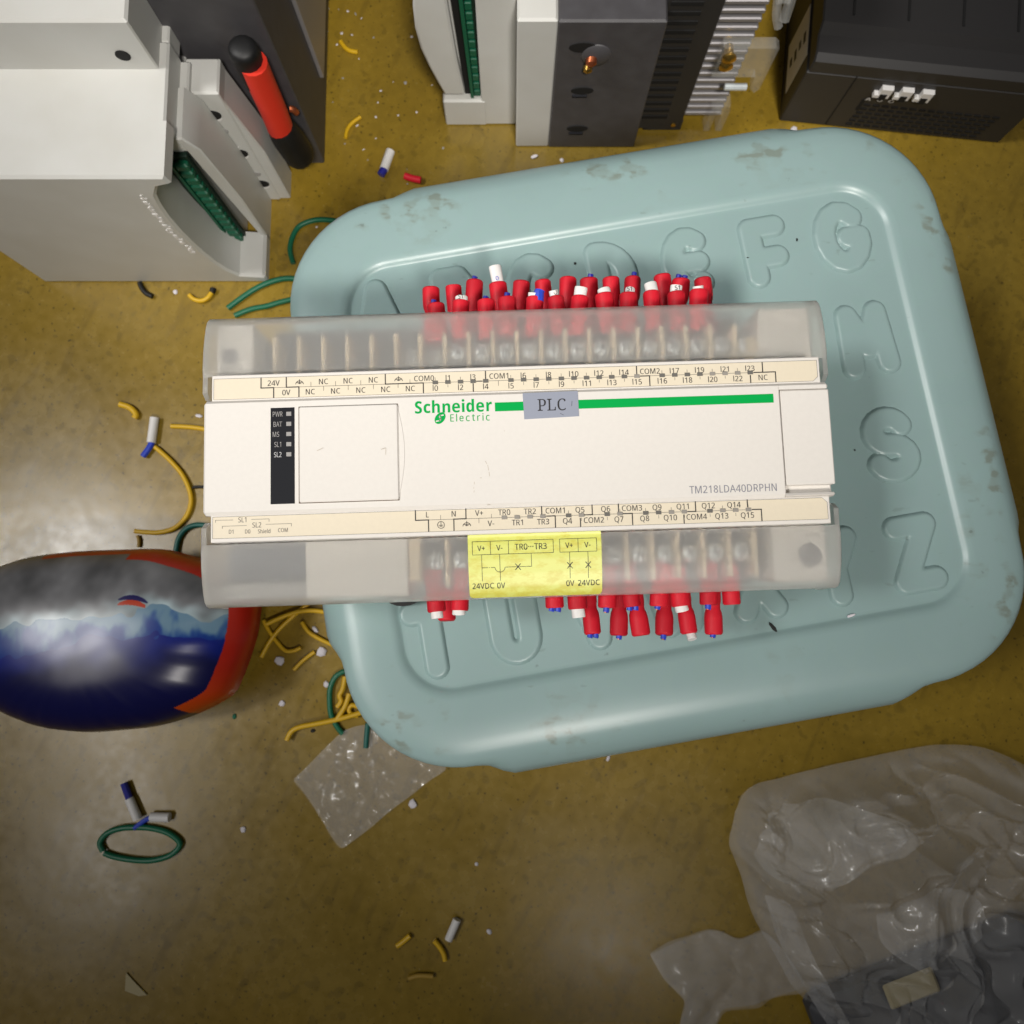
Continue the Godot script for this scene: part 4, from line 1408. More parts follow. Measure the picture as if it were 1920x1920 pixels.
	part("front_cover", grey, t, 30.0)
	# front lip: leaves the bay open between the outer shell and the body
	extrude(PackedVector2Array([Vector2(-0.0478, 0.036), Vector2(-0.051, 0.047), Vector2(-0.0555, 0.064), Vector2(-0.0592, 0.082), Vector2(-0.0606, 0.1), Vector2(-0.0598, 0.118), Vector2(-0.0575, 0.135), Vector2(-0.053, 0.15), Vector2(-0.040, 0.15), Vector2(-0.0385, 0.11), Vector2(-0.0365, 0.07), Vector2(-0.0335, 0.036)]), -0.3587, -0.351, "z", 0.0014)
	part("cover_shell", grey, t, 30.0)
	box2(Vector3(-0.0495, 0.0, -0.3586), Vector3(-0.019, 0.029, -0.351), 0.0014)
	part("cover_foot", grey, t)
	box2(Vector3(-0.022, 0.0005, -0.3586), Vector3(0.0029, 0.15, -0.3515), 0.0012)
	part("bay_wall", grey, t)
	extrude(PackedVector2Array([Vector2(-0.0384, 0.148), Vector2(-0.033, 0.148), Vector2(-0.0295, 0.0295), Vector2(-0.0334, 0.0295)]), -0.3586, -0.3565, "z")
	part("bay_slit", M.deep, t, 0.0)
	extrude(PackedVector2Array([Vector2(-0.033, 0.148), Vector2(-0.0228, 0.148), Vector2(-0.0224, 0.0295), Vector2(-0.0294, 0.0295)]), -0.3586, -0.3555, "z")
	part("terminal_strip", M.green_deep, t, 0.0)
	extrude(PackedVector2Array([Vector2(-0.0328, 0.148), Vector2(-0.0302, 0.148), Vector2(-0.0272, 0.0297), Vector2(-0.0292, 0.0297)]), -0.3556, -0.3528, "z")
	part("terminal_rib", M.green_terminal, t, 0.0)
	slots_row("terminal_block", 14, Vector3(-0.0248, 0.0335, -0.3552), Vector3(-0.0002, 0.0082, 0), Vector3(0.0044, 0.0062, 0.003), M.green_terminal, t)
	X = Transform3D.IDENTITY


func make_right_device() -> void:
	var t := thing("power_supply", "dark grey ventilated electronic device with white plug sockets, top right corner", "device", Vector3(0.2015, 0, -0.3545), deg_to_rad(-6.2))
	box2(Vector3(0, 0, -0.16), Vector3(0.165, 0.056, 0), 0.0014)
	var b := part("casing", M.device_dark, t)
	extrude(PackedVector2Array([Vector2(0.0, 0.0562), Vector2(0.0, 0.066), Vector2(-0.004, 0.07), Vector2(-0.016, 0.071), Vector2(-0.02, 0.078), Vector2(-0.16, 0.078), Vector2(-0.16, 0.0562)]), 0.0008, 0.1642, "x", 0.001, 0.001)
	var lid := part("lid", M.device_dark, t)
	for k in 4:
		box2(Vector3(0.02 + 0.036 * k, 0.0779, -0.15), Vector3(0.0215 + 0.036 * k, 0.0786, -0.026))
		part("lid_seam", M.deep, lid, 0.0)
	# white paper label and its lettering on the left wall
	box2(Vector3(-0.0003, 0.012, -0.052), Vector3(0.0006, 0.054, -0.014))
	var lab := part("paper_label", M.white_sleeve, t, 0.0)
	for k in 4:
		box2(Vector3(-0.0005, 0.018 + 0.009 * k, -0.036), Vector3(-0.0002, 0.022 + 0.009 * k, -0.03 + 0.002 * (k % 2)))
	part("label_marks", M.print, lab, 0.0)
	# front wall: seam, slot, sockets, legend, vents
	box2(Vector3(0.034, 0.002, -0.0005), Vector3(0.0346, 0.056, 0.0004))
	part("casing_seam", M.deep, t, 0.0)
	box2(Vector3(0.0480, 0.022, -0.0005), Vector3(0.0502, 0.034, 0.0004))
	part("test_slot", M.deep, t, 0.0)
	for k in 3:
		extrude(PackedVector2Array([Vector2(0.0515 + 0.014 * k, 0.041), Vector2(0.0515 + 0.014 * k, 0.0445), Vector2(0.0545 + 0.014 * k, 0.0445), Vector2(0.0545 + 0.014 * k, 0.0505), Vector2(0.0625 + 0.014 * k, 0.0505), Vector2(0.0625 + 0.014 * k, 0.041)]), -0.0005, 0.0035, "z", 0.0004)
		part("plug_socket", M.white_sleeve, t, 0.0)
		box2(Vector3(0.0555 + 0.014 * k, 0.040, -0.0004), Vector3(0.0602 + 0.014 * k, 0.0455, 0.0038))
		part("socket_mouth", M.deep, t, 0.0)
	write("AOO", Vector3(0.0596, 0.0352, 0.0005), 0.003, 1.5, "Droid Sans", 700, 0.9, Basis(Vector3.RIGHT, PI / 2))
	part("legend", M.panel_print, t, 0.0)
	box(Vector3.ZERO, Vector3(0.0046, 0.0014, 0.0008))
	var slot := take(0.0)
	for r in 6:
		for k in 15:
			again("vent_slot", slot, M.deep, t, Transform3D(Basis.IDENTITY, Vector3(0.0535 + 0.0066 * k - 0.0006 * r, 0.0285 - 0.0046 * r, 0.0002)))
	# clear hook hanging over the back edge
	var hook := smooth_path([Vector3(0.1576, 0.13, -0.3599), Vector3(0.1596, 0.12, -0.3546), Vector3(0.1615, 0.112, -0.3506), Vector3(0.1649, 0.105, -0.3491)], 5)
	X = t.transform.affine_inverse()
	tube(hook, 0.0028, 8)
	tube(smooth_path([Vector3(0.1664, 0.13, -0.3599), Vector3(0.1673, 0.12, -0.3546), Vector3(0.1675, 0.112, -0.3524), Vector3(0.1675, 0.108, -0.351)], 5), 0.0034, 8)
	tube(smooth_path([Vector3(0.1589, 0.12, -0.3539), Vector3(0.1634, 0.12, -0.3546), Vector3(0.1673, 0.12, -0.3539)], 3), 0.0022, 8)
	X = Transform3D.IDENTITY
	part("clear_clip", M.clear_plastic, t)


# ---------------------------------------------------------------- soft things

func star_sheet(outline: Array, c: Vector3, rings: int, sides: int, height: Callable, power := 1.0) -> Array:
	# outline as directions from c; returns rings of points (r, angle) -> Vector3
	var out := []
	var closed := outline.duplicate()
	closed.append(outline[0])
	var dense := smooth_path(closed, 10)
	# radius by angle
	var radius := PackedFloat32Array()
	radius.resize(sides)
	for s in sides:
		var dir := Vector2.from_angle(TAU * s / sides)
		var best := 0.0
		for i in dense.size() - 1:
			var hit = Geometry2D.segment_intersects_segment(Vector2(c.x, c.z), Vector2(c.x, c.z) + dir * 2.0, Vector2(dense[i].x, dense[i].z), Vector2(dense[i + 1].x, dense[i + 1].z))
			if hit != null:
				best = maxf(best, Vector2(c.x, c.z).distance_to(hit))
		radius[s] = best
	for k in rings + 1:
		var u := pow(float(k) / rings, power)
		var ring := PackedVector3Array()
		for s in sides:
			var d := Vector2.from_angle(TAU * s / sides) * radius[s] * u
			var p := Vector2(c.x + d.x, c.z + d.y)
			ring.append(Vector3(p.x, height.call(p, u, TAU * s / sides), p.y))
		out.append(ring)
	return out


func make_pack() -> void:
	var outline := [Vector3(-0.1636, 0.04, 0.0026), Vector3(-0.164, 0.04, 0.013), Vector3(-0.1656, 0.04, 0.0268), Vector3(-0.1699, 0.04, 0.0423), Vector3(-0.1762, 0.04, 0.0593), Vector3(-0.1815, 0.04, 0.0664), Vector3(-0.1997, 0.04, 0.0762), Vector3(-0.2234, 0.04, 0.084), Vector3(-0.2473, 0.04, 0.0873), Vector3(-0.2782, 0.04, 0.0887), Vector3(-0.3094, 0.04, 0.083), Vector3(-0.3452, 0.04, 0.0644), Vector3(-0.3647, 0.04, 0.0337), Vector3(-0.3604, 0.04, -0.0008), Vector3(-0.3302, 0.04, -0.0201), Vector3(-0.2954, 0.04, -0.0267), Vector3(-0.2534, 0.04, -0.0288), Vector3(-0.2287, 0.04, -0.0288), Vector3(-0.2109, 0.04, -0.0246), Vector3(-0.1896, 0.04, -0.0176), Vector3(-0.1717, 0.04, -0.0078)]
	var c := Vector3(-0.2643, 0.04, 0.0286)
	var wob := noise(14.0, 41, 3)
	var sides := 120
	var top := star_sheet(outline, c, 26, sides, func(p: Vector2, u: float, a: float) -> float: return 0.04 + 0.036 * pow(maxf(0.0, 1.0 - pow(u, 3.4)), 0.6) + 0.0008 * wob.get_noise_2d(p.x, p.y) * (1.0 - u) + 0.001 * wob.get_noise_2d(a * 3.0, u * 0.02) * smoothstep(0.45, 0.85, u) * smoothstep(1.0, 0.93, u))
	var low := star_sheet(outline, c, 12, sides, func(p: Vector2, u: float, a: float) -> float: return 0.04 - 0.039 * pow(maxf(0.0, 1.0 - pow(u, 3.0)), 0.6))
	top.reverse()
	# top now runs from the rim inward
	low.append_array(top.slice(1))
	loft(low, false)
	# printed film: orange-red rim, a grey lamp reflection painted along the far edge, white spray over a deep blue
	var size := 512
	var n1 := noise(9.0, 42, 4)
	var n2 := noise(30.0, 43, 3)
	var img := Image.create(size, size, false, Image.FORMAT_RGB8)
	var lo := Vector2(1e9, 1e9)
	var hi := Vector2(-1e9, -1e9)
	var poly := PackedVector2Array()
	for p in smooth_path(outline + [outline[0]], 4):
		var q := Vector2(p.x, p.z)
		poly.append(q)
		lo = lo.min(q)
		hi = hi.max(q)
	var emblem_at := Vector3(-0.2269, 0.0755, 0.005)
	var emblem := Vector2(emblem_at.x, emblem_at.z)
	var rim := star_sheet(outline, c, 1, 360, func(_p, _u, _a) -> float: return 0.0)[1] as PackedVector3Array
	for j in size:
		for i in size:
			var p := lo + (hi - lo) * Vector2(float(i) / size, float(j) / size)
			var d := p - Vector2(c.x, c.z)
			var k := posmod(int(d.angle() / TAU * 360.0), 360)
			var r := Vector2(rim[k].x - c.x, rim[k].z - c.z).length()
			var u := d.length() / r
			var v := (p.y - lo.y) / (hi.y - lo.y)      # 0 at the far edge
			var w := v + 0.12 * n1.get_noise_2d(p.x, p.y) + 0.05 * n2.get_noise_2d(p.x, p.y) + 0.08 * (p.x - c.x) / 0.1
			var col := Color(0.02, 0.025, 0.24)
			if w < 0.66:
				col = Color(0.02, 0.1, 0.45).lerp(col, smoothstep(0.5, 0.66, w))
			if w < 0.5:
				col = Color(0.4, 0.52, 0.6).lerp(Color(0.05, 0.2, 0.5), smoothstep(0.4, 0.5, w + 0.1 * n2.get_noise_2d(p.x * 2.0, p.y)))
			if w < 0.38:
				col = Color(0.46, 0.46, 0.47).lerp(Color(0.62, 0.68, 0.7), smoothstep(0.3, 0.38, w))  # reflection on the upward face, put into the film colour
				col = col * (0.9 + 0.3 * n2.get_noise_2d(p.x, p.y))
			var side_band := d.x > 0.02
			if u > (0.86 if side_band else 0.93) and v < 0.93 and d.angle() < 0.66 and d.angle() > -2.2:
				col = Color(0.66, 0.12, 0.05).lerp(Color(0.72, 0.28, 0.04), smoothstep(0.55, 0.95, v))
			# small crescent emblem, navy over orange
			var em := (p - emblem) / 0.001
			var bow := em.y + 2.6 - 0.028 * pow(em.x + 7.0, 2.0)
			if absf(em.x + 5.0) < 9.0:
				var thick := 1.5 * sqrt(maxf(0.0, 1.0 - pow((em.x + 5.0) / 9.0, 2.0)))
				if absf(bow) < thick:
					col = Color(0.09, 0.07, 0.3)
				elif absf(bow - 3.0) < thick * 1.1 and em.x < 2.5:
					col = Color(0.68, 0.2, 0.06)
			img.set_pixel(i, j, Color(clampf(col.r, 0, 1), clampf(col.g, 0, 1), clampf(col.b, 0, 1)))
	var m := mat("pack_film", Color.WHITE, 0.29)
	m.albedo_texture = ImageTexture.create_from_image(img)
	m.texture_repeat = false
	var t := thing("detergent_pack", "bulging glossy blue printed pack with orange red rim, under the controller's left end", "package", Vector3(c.x, 0, c.z))
	X = Transform3D(Basis.IDENTITY, -Vector3(c.x, 0, c.z))
	for i in T.size():
		T[i] = X * T[i]
	outward(0)
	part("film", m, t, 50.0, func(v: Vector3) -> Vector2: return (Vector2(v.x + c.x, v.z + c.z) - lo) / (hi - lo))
	X = Transform3D.IDENTITY


func ridged(n: FastNoiseLite, x: float, z: float) -> float:
	return 1.0 - absf(n.get_noise_2d(x, z)) * 2.0


func make_bags() -> void:
	var fold := noise(8.0, 51, 1)
	var crease := noise(17.0, 52, 1)
	var facet := noise(15.0, 55, 1, FastNoiseLite.TYPE_CELLULAR)
	facet.cellular_return_type = FastNoiseLite.RETURN_DISTANCE2_SUB
	var facet2 := noise(38.0, 56, 1, FastNoiseLite.TYPE_CELLULAR)
	facet2.cellular_return_type = FastNoiseLite.RETURN_DISTANCE2_SUB
	var small := noise(60.0, 53, 1)
	var warp := noise(9.0, 54, 2)
	# the large crumpled bag, its dark content below
	var outline := [Vector3(0.2849, 0.02, 0.1019), Vector3(0.2562, 0.02, 0.1071), Vector3(0.231, 0.02, 0.1123), Vector3(0.2031, 0.02, 0.1181), Vector3(0.1808, 0.02, 0.124), Vector3(0.1601, 0.02, 0.1298), Vector3(0.1519, 0.02, 0.1411), Vector3(0.1472, 0.02, 0.1568), Vector3(0.1451, 0.02, 0.1676), Vector3(0.1487, 0.02, 0.1764), Vector3(0.1526, 0.02, 0.1871), Vector3(0.1557, 0.02, 0.2005), Vector3(0.1598, 0.02, 0.2125), Vector3(0.1654, 0.02, 0.2231), Vector3(0.1716, 0.02, 0.2336), Vector3(0.1778, 0.02, 0.2454), Vector3(0.1836, 0.02, 0.2559), Vector3(0.1928, 0.02, 0.2656), Vector3(0.202, 0.02, 0.276), Vector3(0.2189, 0.02, 0.2985), Vector3(0.2521, 0.02, 0.3176), Vector3(0.3029, 0.02, 0.3208), Vector3(0.3554, 0.02, 0.3017), Vector3(0.3798, 0.02, 0.2533), Vector3(0.3815, 0.02, 0.1871), Vector3(0.3613, 0.02, 0.1295), Vector3(0.3239, 0.02, 0.1053)]
	var c := Vector3(0.2578, 0.02, 0.2105)
	var hf := func(p: Vector2, u: float, _a: float) -> float:
		var wx := p.x + 0.03 * warp.get_noise_2d(p.x, p.y)
		var wz := p.y + 0.03 * warp.get_noise_2d(p.x + 5.0, p.y)
		var f := ridged(fold, wx * 0.8, wz * 1.3)
		var g := ridged(crease, wx, wz * 1.4)
		var s := small.get_noise_2d(wx, wz)
		var mask := smoothstep(-0.15, 0.35, warp.get_noise_2d(p.x * 1.3 + 9.0, p.y * 1.3))
		var tx := wx + 0.012 * small.get_noise_2d(p.x * 0.5, p.y * 0.5)
		var sharp := 0.034 * (facet.get_noise_2d(tx * 1.2 + wz * 0.4, wz) + 1.0) + 0.014 * mask * (facet2.get_noise_2d(tx, wz * 0.7 - tx * 0.4) + 1.0) + 0.003 * pow(maxf(g, 0.0), 9.0)
		return 0.012 + (0.055 * pow(maxf(0.0, 1.0 - pow(u, 2.4)), 0.7)) + (0.008 * (pow(maxf(f, 0.0), 2.0) - 0.8) + sharp) * smoothstep(1.0, 0.88, u) + 0.002 * s * u
	loft(star_sheet(outline, c, 120, 340, hf), false)
	upward(0)
	var big := thing("plastic_bag", "large crumpled clear plastic bag with dark things inside, lower right", "plastic bag", Vector3(c.x, 0, c.z))
	for i in T.size():
		T[i] -= Vector3(c.x, 0, c.z)
	part("upper_film", M.bag_film, big, 20.0)
	loft(star_sheet(outline, c, 30, 120, func(p: Vector2, u: float, _a: float) -> float: return 0.002 + 0.01 * u * u + 0.003 * maxf(0.0, fold.get_noise_2d(p.x * 2.0, p.y * 2.0)) * u), false)
	upward(0)
	for i in T.size():
		T[i] -= Vector3(c.x, 0, c.z)
	part("lower_film", M.bag_film, big, 28.0)
	# folded-over flaps where the film lies double
	for q in [[Vector3(0.1575, 0.02, 0.1329), Vector3(0.1914, 0.02, 0.126), Vector3(0.2265, 0.02, 0.1329), Vector3(0.2398, 0.02, 0.15), Vector3(0.2107, 0.02, 0.1703), Vector3(0.1719, 0.02, 0.1771), Vector3(0.1519, 0.02, 0.1636)], [Vector3(0.1541, 0.02, 0.1838), Vector3(0.168, 0.02, 0.1871), Vector3(0.1841, 0.02, 0.2237), Vector3(0.2017, 0.02, 0.2598), Vector3(0.2061, 0.02, 0.2776), Vector3(0.1864, 0.02, 0.2533), Vector3(0.1669, 0.02, 0.2204)], [Vector3(0.2102, 0.02, 0.1838), Vector3(0.2459, 0.02, 0.1703), Vector3(0.2802, 0.02, 0.1838), Vector3(0.2717, 0.02, 0.2105), Vector3(0.2367, 0.02, 0.2138), Vector3(0.2163, 0.02, 0.2038)]]:
		var m := Vector3.ZERO
		for p in q:
			m += p / q.size()
		loft(star_sheet(q, m, 40, 120, func(p: Vector2, u: float, a: float) -> float:
			var r := Vector2(p.x - c.x, p.y - c.z)
			return hf.call(p, minf(r.length() / 0.16, 0.97), a) + 0.0012 + 0.002 * u * u), false)
		upward(0)
		for i in T.size():
			T[i] -= Vector3(c.x, 0, c.z)
		part("folded_flap", M.bag_film, big, 20.0)
	# what is in the bag
	var d := thing("bagged_device", "dark grey device with a cream corner, seen blurred through the large clear bag", "device", Vector3(0.2608, 0, 0.2763), deg_to_rad(20.0))
	box2(Vector3(-0.062, 0.003, -0.036), Vector3(0.09, 0.026, 0.06), 0.006)
	part("casing", mat("bagged_grey", Color(0.27, 0.275, 0.29), 0.6), d)
	box2(Vector3(-0.014, 0.0262, -0.0345), Vector3(0.02, 0.0300, -0.019), 0.003)
	part("cream_front", M.paper, d)
	for k in 6:
		box2(Vector3(-0.055 + 0.006 * k, 0.0261, -0.01), Vector3(-0.0515 + 0.006 * k, 0.0285, 0.05), 0.0006)
		part("vent_rib", M.panel_black, d)
	# small crumpled bag tucked beside it
	var o2 := [Vector3(0.0925, 0.004, 0.241), Vector3(0.1059, 0.004, 0.2335), Vector3(0.1181, 0.004, 0.2298), Vector3(0.1311, 0.004, 0.2257), Vector3(0.1404, 0.004, 0.2264), Vector3(0.1521, 0.004, 0.2312), Vector3(0.1618, 0.004, 0.2288), Vector3(0.1698, 0.004, 0.2264), Vector3(0.1839, 0.004, 0.2407), Vector3(0.1956, 0.004, 0.2609), Vector3(0.1833, 0.004, 0.2663), Vector3(0.1704, 0.004, 0.2703), Vector3(0.1625, 0.004, 0.2736), Vector3(0.1507, 0.004, 0.275), Vector3(0.1411, 0.004, 0.2767), Vector3(0.1363, 0.004, 0.2843), Vector3(0.1324, 0.004, 0.2976), Vector3(0.1129, 0.004, 0.3009), Vector3(0.1119, 0.004, 0.2843), Vector3(0.115, 0.004, 0.271), Vector3(0.1088, 0.004, 0.2636), Vector3(0.1022, 0.004, 0.2572), Vector3(0.097, 0.004, 0.2491)]
	var c2 := Vector3(0.1336, 0.004, 0.2542)
	var hf2 := func(p: Vector2, u: float, _a: float) -> float:
		return 0.0025 + (1.0 - u * u * 0.8) * 0.012 * (facet.get_noise_2d(p.x * 1.5 + 3.0, p.y * 1.5) + 1.0) + 0.003 * (facet2.get_noise_2d(p.x, p.y) + 1.0) + 0.0015 * small.get_noise_2d(p.x, p.y)
	loft(star_sheet(o2, c2, 50, 200, hf2), false)
	upward(0)
	loft(star_sheet(o2, c2, 20, 100, func(_p, _u, _a) -> float: return 0.0012), false)
	for i in T.size():
		T[i] -= Vector3(c2.x, 0, c2.z)
	var sm := thing("plastic_bag", "small crumpled cloudy plastic bag beside the large one, at the bottom edge", "plastic bag", Vector3(c2.x, 0, c2.z))
	part("film", M.bag_film, sm, 18.0)
	# flat little bag below the stool
	var o3 := [Vector3(-0.1507, 0.002, 0.1275), Vector3(-0.142, 0.002, 0.1374), Vector3(-0.1344, 0.002, 0.148), Vector3(-0.1276, 0.002, 0.1579), Vector3(-0.123, 0.002, 0.1656), Vector3(-0.1167, 0.002, 0.1726), Vector3(-0.1091, 0.002, 0.1684), Vector3(-0.0984, 0.002, 0.1607), Vector3(-0.084, 0.002, 0.1487), Vector3(-0.0695, 0.002, 0.1381), Vector3(-0.0568, 0.002, 0.1282), Vector3(-0.0455, 0.002, 0.1204), Vector3(-0.0493, 0.002, 0.1125), Vector3(-0.0589, 0.002, 0.1053), Vector3(-0.0774, 0.002, 0.0981), Vector3(-0.096, 0.002, 0.0909), Vector3(-0.1144, 0.002, 0.0938), Vector3(-0.1289, 0.002, 0.1061), Vector3(-0.1414, 0.002, 0.1189)]
	var c3 := Vector3(-0.099, 0.002, 0.1286)
	var hf3 := func(p: Vector2, u: float, _a: float) -> float:
		return 0.002 + 0.006 * (1.0 - u * 0.8) * (facet.get_noise_2d(p.x * 1.6 + 1.0, p.y * 1.6) + 1.0) + 0.0022 * (facet2.get_noise_2d(p.x + 2.0, p.y) + 1.0) + 0.0006 * small.get_noise_2d(p.x * 1.5, p.y * 1.5)
	loft(star_sheet(o3, c3, 50, 180, hf3), false)
	upward(0)
	loft(star_sheet(o3, c3, 20, 90, func(_p, _u, _a) -> float: return 0.0008), false)
	for i in T.size():
		T[i] -= Vector3(c3.x, 0, c3.z)
	var fl := thing("small_plastic_bag", "small flat clear plastic bag on the floor below the stool's left corner", "plastic bag", Vector3(c3.x, 0, c3.z))
	part("film", M.bag_film_thin, fl, 18.0)


# ---------------------------------------------------------------- wire ends and crumbs on the floor

func wire(n: String, pts: Array, r: float, m: String, label: String, group := "") -> MeshInstance3D:
	var mid: Vector3 = pts[pts.size() / 2]
	var at := Vector3(mid.x, 0, mid.z)
	var moved := []
	for p in pts:
		moved.append(p - at)
	tube(smooth_path(moved, 7), r, 10)
	var o := part(n, M[m], self, 60.0)
	o.position = at
	tag(o, label, "wire", group)
	return o


func make_wires() -> void:
	var r := 0.0017
	var cut := "cut wire ends on the floor"
	wire("yellow_wire", [Vector3(-0.2565, 0.002, -0.1046), Vector3(-0.2517, 0.002, -0.1007), Vector3(-0.2441, 0.002, -0.0938), Vector3(-0.236, 0.002, -0.0845), Vector3(-0.2302, 0.002, -0.0729), Vector3(-0.229, 0.002, -0.0633), Vector3(-0.2324, 0.002, -0.0538), Vector3(-0.2396, 0.002, -0.0462), Vector3(-0.2501, 0.002, -0.0431), Vector3(-0.2596, 0.002, -0.0431), Vector3(-0.268, 0.002, -0.0439)], r, "yellow_wire", "long curved yellow wire left of the controller, with white sleeve at its end", cut)
	var f := thing("wire_ferrule", "white sleeve joining a yellow and a blue wire, left of the controller", "wire sleeve", Vector3(-0.258, 0.0032, -0.1161))
	X = f.transform.affine_inverse()
	tube(PackedVector3Array([Vector3(-0.2574, 0.0032, -0.1258), Vector3(-0.2576, 0.0032, -0.1231), Vector3(-0.2588, 0.0032, -0.1075)]), 0.0031, 12)
	part("sleeve", M.white_sleeve, f)
	tube(smooth_path([Vector3(-0.2583, 0.0028, -0.1091), Vector3(-0.26, 0.0028, -0.1045), Vector3(-0.2646, 0.0028, -0.0975)], 5), 0.0021, 10)
	part("blue_core", M.blue_wire, f)
	X = Transform3D.IDENTITY
	wire("yellow_wire", [Vector3(-0.2457, 0.002, -0.1198), Vector3(-0.2365, 0.002, -0.1195), Vector3(-0.2249, 0.002, -0.1183), Vector3(-0.2074, 0.002, -0.1148)], r, "yellow_wire", "straight yellow wire running under the controller's left edge", cut)
	wire("yellow_wire", [Vector3(-0.2835, 0.002, -0.1359), Vector3(-0.2764, 0.002, -0.1336), Vector3(-0.2715, 0.002, -0.1289), Vector3(-0.2725, 0.002, -0.1257)], 0.0022, "yellow_wire", "short bent yellow wire stub near the floor's left edge above the white sleeve", cut)
	wire("dark_wire", [Vector3(-0.2282, 0.0015, -0.0753), Vector3(-0.2244, 0.0015, -0.0757), Vector3(-0.2175, 0.0015, -0.0753)], 0.0011, "black_rubber", "thin dark wire crossing the long yellow wire", cut)
	wire("yellow_wire", [Vector3(-0.2369, 0.002, -0.2178), Vector3(-0.2332, 0.002, -0.2146), Vector3(-0.2277, 0.002, -0.2134), Vector3(-0.2231, 0.002, -0.2158), Vector3(-0.2205, 0.002, -0.2195)], r, "yellow_wire", "small curved yellow wire below the left drive", cut)
	wire("black_wire", [Vector3(-0.2204, 0.0024, -0.2193), Vector3(-0.2196, 0.0024, -0.2209), Vector3(-0.2193, 0.0024, -0.2226)], 0.0022, "black_rubber", "black stub at the end of the small curved yellow wire", cut)
	wire("black_wire", [Vector3(-0.2738, 0.002, -0.2272), Vector3(-0.272, 0.002, -0.2231), Vector3(-0.2687, 0.002, -0.2191), Vector3(-0.2639, 0.002, -0.2166)], 0.0018, "black_rubber", "short black wire at the foot of the left drive", cut)
	wire("green_wire", [Vector3(-0.2083, 0.002, -0.2077), Vector3(-0.1996, 0.002, -0.2146), Vector3(-0.1881, 0.002, -0.2227), Vector3(-0.1765, 0.002, -0.228), Vector3(-0.1648, 0.002, -0.2304), Vector3(-0.1511, 0.002, -0.2288)], 0.002, "green_wire", "upper of two green wires above the controller's left corner", cut)
	wire("green_wire", [Vector3(-0.203, 0.002, -0.2021), Vector3(-0.1915, 0.002, -0.2069), Vector3(-0.1798, 0.002, -0.2093), Vector3(-0.1702, 0.002, -0.2122), Vector3(-0.1527, 0.002, -0.2166)], 0.0019, "green_wire", "lower of two green wires above the controller's left corner", cut)
	wire("green_wire", [Vector3(-0.1613, 0.002, -0.2419), Vector3(-0.1639, 0.002, -0.2517), Vector3(-0.1626, 0.002, -0.2616), Vector3(-0.1574, 0.002, -0.2707), Vector3(-0.1464, 0.002, -0.2752), Vector3(-0.1345, 0.002, -0.2752), Vector3(-0.1246, 0.002, -0.2728), Vector3(-0.1166, 0.002, -0.2682)], 0.0019, "green_wire", "green wire loop beside the stool's upper left corner", cut)
	wire("green_wire", [Vector3(-0.1108, 0.002, -0.2732), Vector3(-0.1029, 0.002, -0.2773), Vector3(-0.0931, 0.002, -0.2798), Vector3(-0.0792, 0.002, -0.2815)], 0.002, "green_wire", "green wire peeping out behind the stool's upper left edge", cut)
	wire("green_wire", [Vector3(-0.2386, 0.002, -0.0242), Vector3(-0.2379, 0.002, -0.0317), Vector3(-0.2363, 0.002, -0.0393), Vector3(-0.2313, 0.002, -0.0458), Vector3(-0.2231, 0.002, -0.0484), Vector3(-0.2124, 0.002, -0.0469)], 0.0019, "teal_wire", "bluish green wire arching above the blue pack", cut)
	wire("yellow_wire", [Vector3(-0.2661, 0.0016, -0.0409), Vector3(-0.2648, 0.0016, -0.0371), Vector3(-0.2649, 0.0016, -0.0325)], 0.0012, "pale_yellow_wire", "tiny brownish wire stub above the blue pack", cut)
	wire("yellow_wire", [Vector3(-0.1303, 0.002, -0.4176), Vector3(-0.1274, 0.002, -0.4133), Vector3(-0.1233, 0.002, -0.4102), Vector3(-0.1171, 0.002, -0.4089)], r, "yellow_wire", "short yellow wire on the floor between the drives, the farther one", cut)
	wire("yellow_wire", [Vector3(-0.1249, 0.002, -0.3398), Vector3(-0.1239, 0.002, -0.3462), Vector3(-0.1204, 0.002, -0.3517), Vector3(-0.114, 0.002, -0.3568)], 0.0014, "yellow_wire", "thin curved yellow wire on the floor beside the left drive", cut)
	wire("yellow_wire", [Vector3(-0.1752, 0.002, 0.0443), Vector3(-0.1699, 0.002, 0.034), Vector3(-0.1627, 0.002, 0.0244), Vector3(-0.1529, 0.002, 0.0151), Vector3(-0.1426, 0.002, 0.0066)], 0.0016, "yellow_wire", "yellow wire slanting up from the pack towards the stool", cut)
	wire("yellow_wire", [Vector3(-0.1715, 0.0042, 0.0214), Vector3(-0.1619, 0.0042, 0.0169), Vector3(-0.1494, 0.0042, 0.0128), Vector3(-0.1382, 0.0042, 0.0121), Vector3(-0.1251, 0.0042, 0.014)], 0.0016, "yellow_wire", "yellow wire lying across another between pack and stool", cut)
	wire("yellow_wire", [Vector3(-0.1745, 0.002, 0.0188), Vector3(-0.1713, 0.002, 0.0244), Vector3(-0.1662, 0.002, 0.0318), Vector3(-0.1589, 0.002, 0.0395), Vector3(-0.1529, 0.002, 0.0399), Vector3(-0.1478, 0.002, 0.0377)], 0.0014, "yellow_wire", "hook-shaped yellow wire between the blue pack and the stool", cut)
	wire("yellow_wire", [Vector3(-0.1475, 0.002, 0.02), Vector3(-0.1428, 0.002, 0.0266), Vector3(-0.1352, 0.002, 0.0314), Vector3(-0.1232, 0.002, 0.037)], 0.0015, "yellow_wire", "yellow wire running under the stool's left side", cut)
	wire("yellow_wire", [Vector3(-0.1522, 0.002, 0.0531), Vector3(-0.1467, 0.002, 0.0473), Vector3(-0.138, 0.002, 0.0406)], 0.0014, "yellow_wire", "dull yellow wire at the edge of the pack's shadow", cut)
